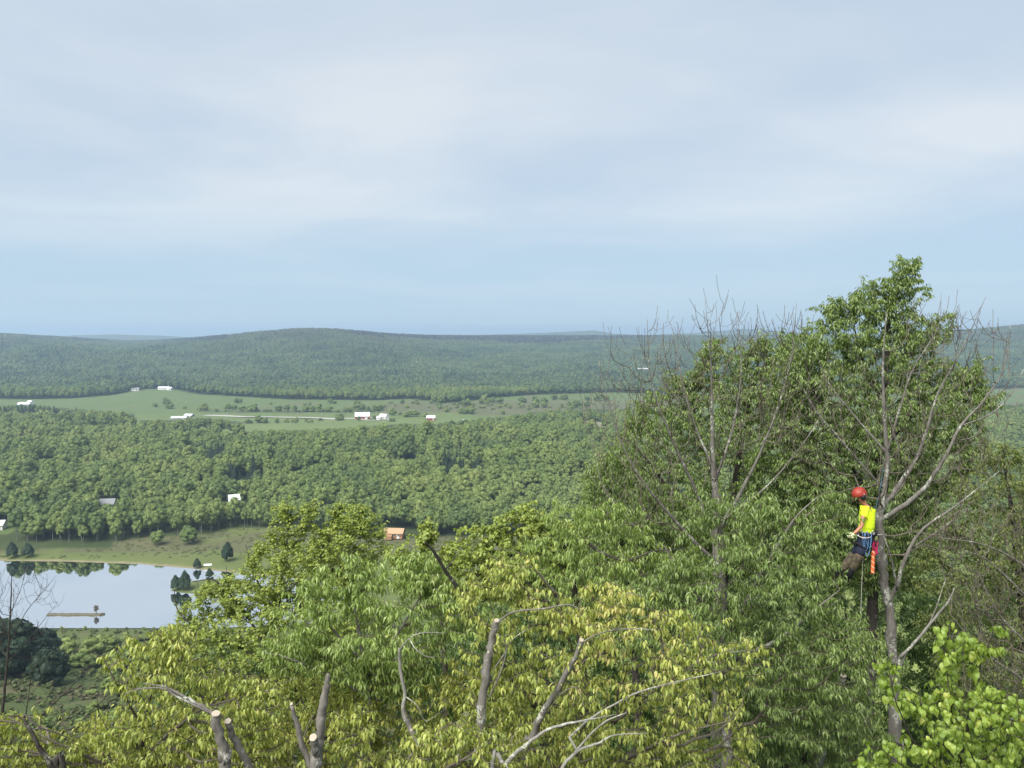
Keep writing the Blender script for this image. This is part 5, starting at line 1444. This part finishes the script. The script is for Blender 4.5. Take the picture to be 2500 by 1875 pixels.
def house(name, label, cat, u, v, W, Dp, H, RH, rot, wall, roof, windows=3, over=.5, chimney=False, door=True, base=None, annex=None):
    p = ground_hit(u, v, 200) if base is None else base
    root = empty(name, (p[0], p[1], p[2] - .3), R(rot))
    tag(root, label, cat)
    w, d = W / 2, Dp / 2
    # walls with gables at both ends (ridge along x)
    V = [(-w, -d, 0), (w, -d, 0), (w, d, 0), (-w, d, 0), (-w, -d, H), (w, -d, H), (w, d, H), (-w, d, H), (-w, 0, H + RH), (w, 0, H + RH)]
    add_obj('wall', mesh_np('wall', V, [np.array([[0, 1, 5, 4], [2, 3, 7, 6]]), np.array([[1, 2, 6, 9, 5], [3, 0, 4, 8, 7]])], mat=wall), root)
    t = .22; sl = RH / d
    a, b = w + over, d + over
    ze = H - over * sl
    rf = []
    for s in (-1, 1):
        V = [(-a, s * b, ze + .03), (a, s * b, ze + .03), (a, 0, H + RH + .03), (-a, 0, H + RH + .03), (-a, s * b, ze + t), (a, s * b, ze + t), (a, 0, H + RH + t), (-a, 0, H + RH + t)]
        rf.append(mesh_np('roof_slope', V, [np.array([[0, 3, 2, 1], [4, 5, 6, 7], [0, 1, 5, 4], [2, 3, 7, 6], [0, 4, 7, 3], [1, 2, 6, 5]])], mat=roof))
    for q in rf: add_obj('roof', q, root)
    if chimney:
        V, F = box(w * .4, w * .4 + .9, -.45, .45, H + RH * .4, H + RH + 1.4)
        add_obj('chimney', mesh_np('chimney', V, [F], mat=M_GREYW), root)
    for i in range(windows):
        xc = -w + W * (i + .7) / (windows + .4)
        V, F = box(xc - .5, xc + .5, -d - .08, -d + .02, H * .42, H * .82)
        wd = add_obj('window', mesh_np('window_frame', V, [F], mat=M_WHITE), root)
        V, F = box(xc - .4, xc + .4, -d - .12, -d - .05, H * .46, H * .78)
        add_obj('pane', mesh_np('pane', V, [F], mat=M_GLASS), wd)
    if door:
        xc = w * .55
        V, F = box(xc - .6 - (W > 14) * .9, xc + .6 + (W > 14) * .9, -d - .10, -d + .02, .3, min(H * .85, 3.2))
        add_obj('door', mesh_np('door', V, [F], mat=M_WHITE if wall is not M_WHITE else M_GREYW), root)
    if annex:
        ax, aw, ad, ah = annex
        V, F = box(ax - aw / 2, ax + aw / 2, -d - ad, -d - .01, 0, ah)
        V[4:6, 2] -= ah * .3
        add_obj('lean_to', mesh_np('lean_to', V, [F], mat=wall), root)
    return root
house('barn', 'large red barn with a broad white metal roof in the middle of the valley field', 'barn', 885, 1023, 17, 11, 4.2, 4.2, 8, M_RED, M_WROOF, 3)
house('farmhouse', 'white farmhouse right of the large red barn', 'house', 937, 1023, 9, 7, 3.6, 2.8, -25, M_WHITE, M_WROOF, 3, chimney=True)
house('farmhouse', 'low white wing just left of the white farmhouse', 'house', 926, 1024, 5, 5, 2.6, 1.5, -20, M_WHITE, M_WROOF, 2)
house('barn', 'small red barn with white roof, right of the farmhouse', 'barn', 1052, 1025, 10, 7, 3.0, 2.6, 4, M_RED, M_WROOF, 2)
house('shed', 'narrow white shed gable among the trees right of the small red barn', 'shed', 1131, 1043, 4, 8, 5, 2.6, 80, M_WHITE, M_WROOF, 1, base=on_level(1131, 1040, 2))
house('farm_building', 'long low white-roofed farm building beside the left tree belt', 'barn', 438, 1024, 17, 8, 2.4, 1.6, 6, M_GREYW, M_WROOF, 4)
house('farm_building', 'short white-roofed shed behind the long low farm building', 'barn', 462, 1018, 10, 7, 2.6, 1.6, -12, M_GREYW, M_WROOF, 2)
house('farmhouse', 'white farmhouse at the far left of the valley', 'house', 60, 992, 15, 9, 3.6, 2.6, 10, M_WHITE, M_WROOF, 3)
house('shed', 'small white shed beside the far left farmhouse', 'shed', 74, 989, 7, 6, 4.5, 2.4, -15, M_WHITE, M_WROOF, 1)
house('house', 'white-roofed house at the edge of the hill forest above the knoll', 'house', 400, 951, 17, 9, 3.2, 2.2, 5, M_WHITE, M_WROOF, 3)
house('house', 'smaller pale house left of the white-roofed one above the knoll', 'house', 414, 952, 9, 8, 3.2, 2.2, -10, M_WHITE, M_WROOF, 2)
house('house', 'pale grey house half hidden by trees left of the knoll top', 'house', 331, 954, 12, 9, 3.2, 2.4, 10, M_WHITE, M_GROOF, 2)
house('farm_building', 'long pale building on the right hillside behind the bare twigs', 'building', 1557, 910, 42, 14, 4, 2.0, 0, M_GREYW, M_GREYR, 5, base=(lambda p: (p[0], p[1] - 22, p[2] + 10))(ground_hit(1557, 914)))
house('farm_building', 'long pale shed beyond the green field at the right', 'building', 2312, 937, 30, 10, 4.0, 2.0, 0, M_GREYW, M_WROOF, 4)
house('house', 'white gabled house showing between the trees beyond the pond', 'house', 571, 1214, 5.5, 6, 7.6, 2.4, 28, M_WHITE, M_WROOF, 2, base=H_WHITE_A + np.array([0, 0, .6]))
house('house', 'weathered grey house hidden in the wood left of the white gabled one', 'house', 263, 1226, 8, 7, 4.4, 2.4, 10, M_GREYW, M_GROOF, 3, base=H_GREY + np.array([0, 0, .5]))
house('log_house', 'orange log house with a tan roof on the far side of the meadow', 'house', 963, 1308, 9.6, 6, 3.0, 1.8, -6, M_LOGW, M_TAN, 3, base=(H_ORANGE[0], H_ORANGE[1], gz(H_ORANGE[0], H_ORANGE[1]) + .6), annex=(-2.0, 3.5, 2.2, 2.6))
house('house', 'white-roofed house cut by the left edge above the pond', 'house', -6, 1288, 7.5, 6, 3.0, 1.9, 8, M_WHITE, M_WROOF, 2, base=(H_LEFT[0], H_LEFT[1], gz(H_LEFT[0], H_LEFT[1])))

# road and utility poles
def ribbon(name, pts, width, z_up, mat):
    P = np.array([ground_hit(u, v, 300) for u, v in pts]); P = catmull(P, 8)
    P[:, 2] = height(P[:, 0], P[:, 1]) + z_up
    T = unit(np.gradient(P[:, :2], axis=0)); N = np.stack([-T[:, 1], T[:, 0], 0 * T[:, 0]], 1)
    V = np.concatenate([P + N * width / 2, P - N * width / 2]); n = len(P); i = np.arange(n - 1)
    return tag(add_obj(name, mesh_np(name, V, [np.stack([i, i + 1, n + i + 1, n + i], 1)], mat=mat)), kind='structure')
M_ROAD = plain_mat('pale road surface', (0.36, 0.35, 0.32), .9, .2, .5, .2)
ribbon('road', [(498, 1015), (560, 1016), (650, 1018), (760, 1020), (862, 1021.5), (960, 1026)], 12, .35, M_ROAD)
ribbon('driveway', [(878, 1020.5), (884, 1024), (900, 1027), (930, 1026)], 4, .4, M_ROAD)
M_POLE = plain_mat('grey utility pole wood', (0.30, 0.28, 0.24), .85, .2, 2, .3)
polep = [(487, 1014), (556, 1014), (618, 1015), (660, 1016), (727, 1018), (785, 1019), (850, 1020), (918, 1022), (698, 1057), (935, 1042), (1018, 1017), (1205, 1020), (1242, 1006), (1318, 1007)]
pole0 = None
for i, (u, v) in enumerate(polep):
    p = ground_hit(u, v, 300)
    if pole0 is None:
        pole0 = empty('utility_pole', tuple(p)); tag(pole0, 'thin pale utility pole standing in the valley fields', 'utility pole', 'utility poles across the valley')
        V, F, T3 = tube([(0, 0, -.5), (0, 0, 9)], [.22, .16], 6, rough=0)
        add_obj('pole', mesh_np('pole', V, [F, T3], mat=M_POLE), pole0)
        V, F = box(-1.1, 1.1, -.08, .08, 8.1, 8.3)
        add_obj('crossarm', mesh_np('crossarm', V, [F], mat=M_POLE), pole0)
    else:
        copy_tree(pole0, tuple(p), 0)

# floating log with a shrub, boat on the shore
M_LOG = plain_mat('wet mossy log', (0.115, 0.105, 0.070), .8, .3, 3, .5)
pa, pb = on_level(116, 1501), on_level(254, 1501)
pc = (pa + pb) / 2
lr = empty('floating_log', (pc[0], pc[1], 0)); tag(lr, 'long brown log raft floating on the pond', 'log')
Lh = (pb[0] - pa[0]) / 2
for k, (dy, sh) in enumerate(((-.45, 0), (.45, .6))):
    xs = np.linspace(-Lh + sh, Lh - (0 if k else .8), 22)
    V, F, T3 = tube(np.stack([xs, dy + .12 * np.sin(xs * .6 + k), .16 + .05 * np.sin(xs * 1.3 + k)], 1), .34 + .05 * np.sin(xs * 2.1), 8, rough=.12)
    add_obj('log', mesh_np('log', V, [F, T3], smooth=True, mat=M_LOG), lr)
for xx, hh in ((-Lh + .4, .9), (-Lh + 5.5, .8), (Lh - .6, .7), (Lh - 3, .5), (-Lh + 9, .45)):
    V, F, T3 = tube([(xx, 0, -.3), (xx + .05, 0, .4 + hh)], [.09, .06], 6, rough=.05)
    add_obj('stob', mesh_np('stob', V, [F, T3], mat=M_LOG), lr)
M_DRYB = wood_leaf('grey brown bush', [(0.2, (0.10, 0.085, 0.065)), (0.8, (0.16, 0.14, 0.10))])
pr = on_level(235, 1500)
simple_tree('small_bush', 'small grey brown bush growing up from the floating log', 'bush', (pr[0], pr[1], .3), (1, 1, 1), crown_mesh('scrub', 470, M_DRYB, h=3.2, w=.95, blobs=10, cards=90, csize=.10, base=.05, shell=.35), trunk_mesh('trunk', 2.4, .06, 3, M_LOG))
pw = on_level(505, 1386)
bt = empty('rowing_boat', (pw[0], pw[1] + 1, gz(pw[0], pw[1] + 1) + .1), R(8)); tag(bt, 'small upturned white boat on the far shore beside the conifer', 'boat')
xs = np.linspace(-2.0, 2.0, 9); prof = (1 - (xs / 2.05) ** 2) ** .5
V = [(x_, math.cos(a) * .65 * f, math.sin(a) * .62 * f + .05) for x_, f in zip(xs, prof) for a in np.linspace(0, math.pi, 7)]
i = np.arange(8)[:, None] * 7 + np.arange(6)[None]
add_obj('hull', mesh_np('hull', V, [np.stack([i, i + 1, i + 8, i + 7], -1).reshape(-1, 4)], smooth=True, mat=M_WHITE), bt)
V, F = box(-1.9, 1.9, -.04, .04, .55, .76)
add_obj('keel', mesh_np('keel', V, [F], mat=M_WHITE), bt)

# ------------------------------------------------------------------ the climber
def cloth_mat(name, col, n=35, amt=.3, col2=None, rough=.85):
    m, nt, o = new_mat(name); g = NT(nt)
    tc = g.n('ShaderNodeTexCoord').outputs['Object']
    a = g.noise(n, 3, .6, tc); b = g.noise(7, 3, .6, tc)
    c = g.mixc(g.math('MULTIPLY', a, amt), col, tuple(x * .5 for x in col))
    if col2: c = g.mixc(g.ramp(g.noise(16, 2, .5, tc), [(.45, (0, 0, 0)), (.55, (1, 1, 1))]), c, col2)
    s = g.bsdf(c, rough, .2, bump=g.math('ADD', a, b), bdist=.01, bstr=.6)
    g.l(s, o.inputs['Surface'])
    return m
MC_SHIRT = cloth_mat('hi-vis yellow shirt', (0.72, 0.92, 0.03), amt=.12)
MC_NAVY = cloth_mat('navy work cloth', (0.018, 0.024, 0.045))
MC_KHAKI = cloth_mat('khaki cloth', (0.12, 0.10, 0.062), col2=(0.06, 0.052, 0.035))  # darkened: shade on the lower legs is put into the colour
MC_BLACK = cloth_mat('black leather', (0.012, 0.012, 0.013), rough=.5)
MC_SKIN = plain_mat('skin', (0.48, 0.22, 0.13), .5, .4, 20, .15)
MC_HELM = plain_mat('orange red helmet', (0.30, 0.032, 0.018), .5, .5, 4, .15)
MC_GLOVE = plain_mat('pale glove', (0.62, 0.66, 0.38), .7, .3, 30, .2)
MC_BLUE = plain_mat('blue rope', (0.09, 0.20, 0.36), .7, .3, 60, .4)
MC_ORANGE = plain_mat('orange rope', (0.85, 0.16, 0.03), .7, .3, 60, .2)
MC_WROPE = plain_mat('white rope', (0.70, 0.66, 0.58), .7, .3, 60, .2)
MC_PINK = plain_mat('crimson rope', (0.42, 0.02, 0.09), .7, .3, 60, .3)
MC_METAL = plain_mat('steel', (0.6, 0.6, 0.6), .3, .5, 5, .1, metal=1)
PD = 16.15
def PP(u, v, d=0.0): return at(u, v, PD + d)
pers = empty('person', tuple(PP(2114, 1318)))
tag(pers, 'person in orange helmet, yellow shirt and harness hanging beside the bare trunk', 'person')
def skin(name, pts, edges, mat, root=0, parent=pers, sub=2, branch=None):
    me = bpy.data.meshes.new(name)
    O = Vector(parent.location) if parent.type == 'EMPTY' else Vector(pers.location)
    me.from_pydata([tuple(Vector(p[0]) - O) for p in pts], edges, [])
    me.materials.append(mat)
    o = add_obj(name, me, parent)
    me.skin_vertices.new(name='') if hasattr(me.skin_vertices, 'new') and not me.skin_vertices else None
    md = o.modifiers.new('skin', 'SKIN'); md.use_smooth_shade = True
    if not me.skin_vertices:
        bm = bmesh.new(); bm.from_mesh(me); bm.verts.layers.skin.verify(); bm.to_mesh(me); bm.free()
    for i, p in enumerate(pts):
        sv = me.skin_vertices[0].data[i]
        r = p[1] if isinstance(p[1], tuple) else (p[1], p[1])
        sv.radius = r; sv.use_root = (i == root)
    sb = o.modifiers.new('sub', 'SUBSURF'); sb.levels = sub; sb.render_levels = sub
    return o
import bmesh
body_pts = [(PP(2114, 1316), .135), (PP(2115, 1292), .12), (PP(2117, 1264), (.15, .13)), (PP(2118, 1246), (.155, .12)), (PP(2111, 1233), .055), (PP(2105, 1222), .07), (PP(2101, 1209), .095), (PP(2101, 1203), .07),
            (PP(2112, 1244, -.15), .06), (PP(2107, 1264, -.20), .050), (PP(2104, 1284, -.22), .043), (PP(2094, 1295, -.20), .038), (PP(2084, 1303, -.18), .027),
            (PP(2122, 1244, .15), .06), (PP(2112, 1266, .22), .050), (PP(2106, 1284, .22), .043), (PP(2095, 1294, .18), .036), (PP(2086, 1300, .10), .027),
            (PP(2111, 1326, -.09), .105), (PP(2103, 1342, -.13), .098), (PP(2096, 1360, -.15), .072), (PP(2086, 1380, -.10), .060), (PP(2079, 1396, -.06), .045), (PP(2074, 1405, -.06), .04),
            (PP(2108, 1326, .09), .105), (PP(2095, 1341, .14), .098), (PP(2083, 1357, .18), .072), (PP(2068, 1376, .20), .062), (PP(2054, 1391, .20), .045), (PP(2047, 1401, .2), .04)]
body_e = [(0, 1), (1, 2), (2, 3), (3, 4), (4, 5), (5, 6), (6, 7), (3, 8), (8, 9), (9, 10), (10, 11), (11, 12), (3, 13), (13, 14), (14, 15), (15, 16), (16, 17), (0, 18), (18, 19), (19, 20), (20, 21), (21, 22), (22, 23), (0, 24), (24, 25), (25, 26), (26, 27), (27, 28), (28, 29)]
skin('body', body_pts, body_e, MC_SKIN)
g_ = lambda idx, k=.018: [(body_pts[i][0], tuple(q + k for q in body_pts[i][1]) if isinstance(body_pts[i][1], tuple) else body_pts[i][1] + k) for i in idx]
skin('shirt', g_([1, 2, 3, 8, 9, 13, 14], .034) + [(PP(2115, 1303), .160)], [(7, 0), (0, 1), (1, 2), (2, 3), (3, 4), (2, 5), (5, 6)], MC_SHIRT, root=1)
skin('trousers', g_([0, 18, 19, 20, 24, 25, 26], .022) + [(PP(2115, 1301), .160)], [(7, 0), (0, 1), (1, 2), (2, 3), (0, 4), (4, 5), (5, 6)], MC_NAVY)
for a, b, c, z_ in ((19, 20, 21, 22), (25, 26, 27, 28)):
    q0 = (body_pts[a][0] * .35 + body_pts[b][0] * .65, .078 + .026)
    o = skin('trouser_leg', [q0] + g_([b, c, z_], .034), [(0, 1), (1, 2), (2, 3)], MC_KHAKI)
for k, (A, dd) in enumerate((((2078, 1396), -.10), ((2053, 1391), .20))):
    u, v = A
    skin('boot', [(PP(u + 3, v - 12, dd), .060), (PP(u - 1, v + 6, dd), .066), (PP(u - 9, v + 15, dd + .05), .048), (PP(u - 17, v + 16, dd + .10), .038)], [(0, 1), (1, 2), (2, 3)], MC_BLACK)
def hand(wrist, dirv, side, label):
    w = Vector(wrist); d = Vector(dirv).normalized(); s = Vector(side).normalized(); n = d.cross(s).normalized()
    palm = skin('hand', [(w, .028), (w + d * .045, (.042, .020)), (w + d * .085, (.040, .018))], [(0, 1), (1, 2)], MC_GLOVE, sub=1)
    for f in range(4):
        b = w + d * .085 + s * (.030 - .020 * f); L = (.032, .038, .036, .028)[f]
        skin('finger', [(b - d * .01, .010), (b + d * L, .0095), (b + d * L * 1.5 + n * L * .7, .0088), (b + d * L * 1.2 + n * L * 1.4, .0075)], [(0, 1), (1, 2), (2, 3)], MC_GLOVE, sub=1)
    b = w + d * .03 + s * .038
    skin('thumb', [(b, .012), (b + d * .02 + s * .022, .011), (b + d * .045 + s * .022 + n * .02, .009)], [(0, 1), (1, 2)], MC_GLOVE, sub=1)
hand(PP(2084, 1303, -.18), (-.5, .3, -.6), (-.6, -.2, .6), 'left')
hand(PP(2086, 1300, .10), (-.4, -.1, -.7), (-.7, .2, .4), 'right')
# helmet, ear muffs, face
def ell(c, r, seg=20, rings=12, zmin=-1.0, tilt=None):
    V, F = [], []
    th = np.linspace(math.acos(max(-1, min(1, zmin))), 0, rings)
    for t in th:
        for j in range(seg):
            a = j / seg * 6.28318
            V.append((math.sin(t) * math.cos(a) * r[0], math.sin(t) * math.sin(a) * r[1], math.cos(t) * r[2]))
    for i in range(rings - 1):
        for j in range(seg):
            F.append([i * seg + j, i * seg + (j + 1) % seg, (i + 1) * seg + (j + 1) % seg, (i + 1) * seg + j])
    V = np.array(V)
    if tilt is not None: V = V @ np.array(tilt.to_3x3()).T
    return V + np.array(c), np.array(F)
hc = PP(2098, 1206)
tl = Matrix.Rotation(R(-14), 4, 'Y')
def pc_(name, V, F, mat, smooth=True, par=pers):
    o = add_obj(name, mesh_np(name, np.asarray(V) - np.array(pers.location), F if isinstance(F, list) else [F], smooth=smooth, mat=mat), par)
    return o
V, F = ell(hc, (.155, .135, .145), zmin=-.12, tilt=tl)
helm = pc_('helmet', V, F, MC_HELM)
V, F = ell(hc + np.array([0, 0, -.012]), (.158, .136, .020), 20, 6, tilt=tl)
pc_('brim', V, F, MC_HELM, par=helm)
for k in range(4):
    V, F = ell(hc + np.array([.02 - .035 * k + .035, -.085, .095 - abs(k - 1.5) * .006]), (.010, .022, .012), 8, 6)
    pc_('vent', V, F, MC_BLACK, par=helm)
for s in (-1, 1):
    V, F = ell(hc + np.array([.035, s * .118, -.055]), (.052, .038, .060), 14, 9)
    pc_('ear_muff', V, F, MC_BLACK)
    V, F, T3 = tube([hc + np.array([.035, s * .122, -.03]), hc + np.array([.04, s * .14, .03])], [.008, .008], 6, rough=0)
    pc_('ear_muff_arm', V, [F, T3], MC_METAL)
V, F, T3 = tube([hc + np.array([.03, -.118, -.10]), hc + np.array([-.02, -.06, -.155]), hc + np.array([-.02, .06, -.155]), hc + np.array([.03, .118, -.10])], [.006] * 4, 6, rough=0)
pc_('chin_strap', V, [F, T3], MC_BLACK)
M_EYE = plain_mat('eye', (.7, .7, .68), .2, .5, 5, 0)
V, F = ell(hc + np.array([-.105, .045, -.035]), (.014, .016, .012), 10, 7); pc_('eye', V, F, M_EYE)
V, F = ell(hc + np.array([-.085, -.055, -.035]), (.014, .016, .012), 10, 7); pc_('eye', V, F, M_EYE)
V, F = ell(hc + np.array([-.118, .0, -.065]), (.022, .014, .022), 10, 7); pc_('nose', V, F, MC_SKIN)
V, F = ell(hc + np.array([-.095, .0, -.105]), (.014, .026, .006), 10, 7); pc_('mouth', V, F, plain_mat('lips', (.35, .12, .1), .5, .4, 20, .1))
V, F = ell(hc + np.array([.055, 0, -.075]), (.05, .085, .05), 12, 8); pc_('hair', V, F, cloth_mat('brown hair', (.06, .035, .02), 90, .6))
# harness: belt, leg loops, pouches and gear
def ring_tube(name, c, rx, ry, rr, mat, tiltx=0, tilty=0, par=pers, n=22):
    a = np.linspace(0, 2 * math.pi, n)
    P = np.stack([np.cos(a) * rx, np.sin(a) * ry, np.sin(a) * ry * math.tan(tiltx) + np.cos(a) * rx * math.tan(tilty)], 1) + np.array(c)
    V, F, T3 = tube(P, np.full(n, rr), 6, rough=0)
    return pc_(name, V, [F, T3], mat, par=par)
M_HARN = cloth_mat('black webbing', (.02, .02, .024), 60)
har = ring_tube('harness_belt', PP(2115, 1301), .175, .165, .038, M_HARN)
ring_tube('leg_loop', PP(2104, 1334, -.11), .115, .11, .022, M_HARN, tilty=-.6, par=har)
ring_tube('leg_loop', PP(2098, 1334, .11), .115, .11, .022, M_HARN, tilty=-.6, par=har)
V, F = box(-.05, .05, -.04, .04, -.11, .08); pc_('gear_pouch', V + PP(2134, 1309, -.08), F, M_HARN, False, har)
V, F = ell(PP(2138, 1314, -.1), (.045, .03, .075), 12, 8); pc_('rope_grab', V, F, plain_mat('olive device', (.22, .24, .08), .5, .4, 8, .3), par=har)
for (u, v) in ((2094, 1305), (2132, 1300), (2104, 1298), (2126, 1306)):
    c = PP(u, v, -.19); a = np.linspace(0, 2 * math.pi, 12)
    V, F, T3 = tube(np.stack([np.cos(a) * .022, 0 * a, np.sin(a) * .040], 1) + c, np.full(12, .006), 5, rough=0)
    pc_('carabiner', V, [F, T3], MC_METAL, par=har)
# ropes: each a thing of its own
def rope(name, label, pts, r, mat, n=6):
    P = catmull([PP(*p) for p in pts], n)
    V, F, T3 = tube(P, np.full(len(P), r), 6, rough=0)
    return tag(add_obj(name, mesh_np(name, V, [F, T3], smooth=True, mat=mat)), label, 'rope')
rope('blue_rope', 'blue rope looped in hanging bights at the climber\'s hip', [(2105, 1297, -.2), (2108, 1330, -.22), (2114, 1345, -.22), (2120, 1325, -.22), (2118, 1298, -.2), (2112, 1312, -.23), (2124, 1338, -.24), (2128, 1300, -.2), (2122, 1350, -.22), (2113, 1352, -.22), (2110, 1300, -.2)], .008, MC_BLUE)
rope('lanyard_rope', 'pale lanyard sagging from the climber\'s belt and round the trunk', [(2092, 1306, -.2), (2104, 1312, -.25), (2120, 1313, -.25), (2136, 1306, -.05), (2140, 1306, .30), (2152, 1305, .34), (2163, 1305, .45), (2152, 1304, .57), (2141, 1304, .45), (2136, 1308, .0)], .006, MC_WROPE, 8)
rope('crimson_rope', 'short bundle of crimson rope bunched above the orange one', [(2136, 1316, -.1), (2130, 1330, -.12), (2138, 1345, -.1), (2130, 1352, -.14), (2142, 1350, -.1), (2134, 1330, -.08), (2142, 1325, -.1), (2139, 1352, -.1), (2131, 1340, -.12), (2134, 1320, -.1)], .014, MC_PINK)
for k, (m, lb) in enumerate(((MC_ORANGE, 'orange strand of the twisted rope hanging under the crimson bundle'), (plain_mat('pale orange rope', (.80, .36, .20), .7, .3, 60, .2), 'paler strand of the twisted rope hanging under the crimson bundle'))):
    t_ = np.linspace(0, 1, 46)
    c = np.array([PP(2132 - 1.5 * q, 1346 + 54 * q, -.12) for q in t_])
    a = t_ * 2 * math.pi * 4.5 + k * math.pi
    c = c + np.stack([np.cos(a) * .018, np.sin(a) * .018, 0 * a], 1)
    V, F, T3 = tube(c, np.full(46, .021), 7, rough=0)
    tag(add_obj('twisted_rope', mesh_np('twisted_rope', V, [F, T3], smooth=True, mat=m)), lb, 'rope')
pb_ = PP(2099, 1740, .1)
rope('climbing_rope', 'thin pale climbing line hanging straight down below the climber', [(2109, 1330, -.1), (2106, 1380, 0), (2103, 1450, .05), (2100, 1560, .1), (2098, 1700, .1), (2096, 1900, .1), (2094, 2250, .1)], .0045, MC_WROPE)
rope('climbing_rope', 'thin taut line from the climber\'s belt up to the trunk fork', [(2122, 1300, .16), (2136, 1250, .26), (2151, 1180, .40), (2158, 1130, .42)], .0045, MC_BLUE)
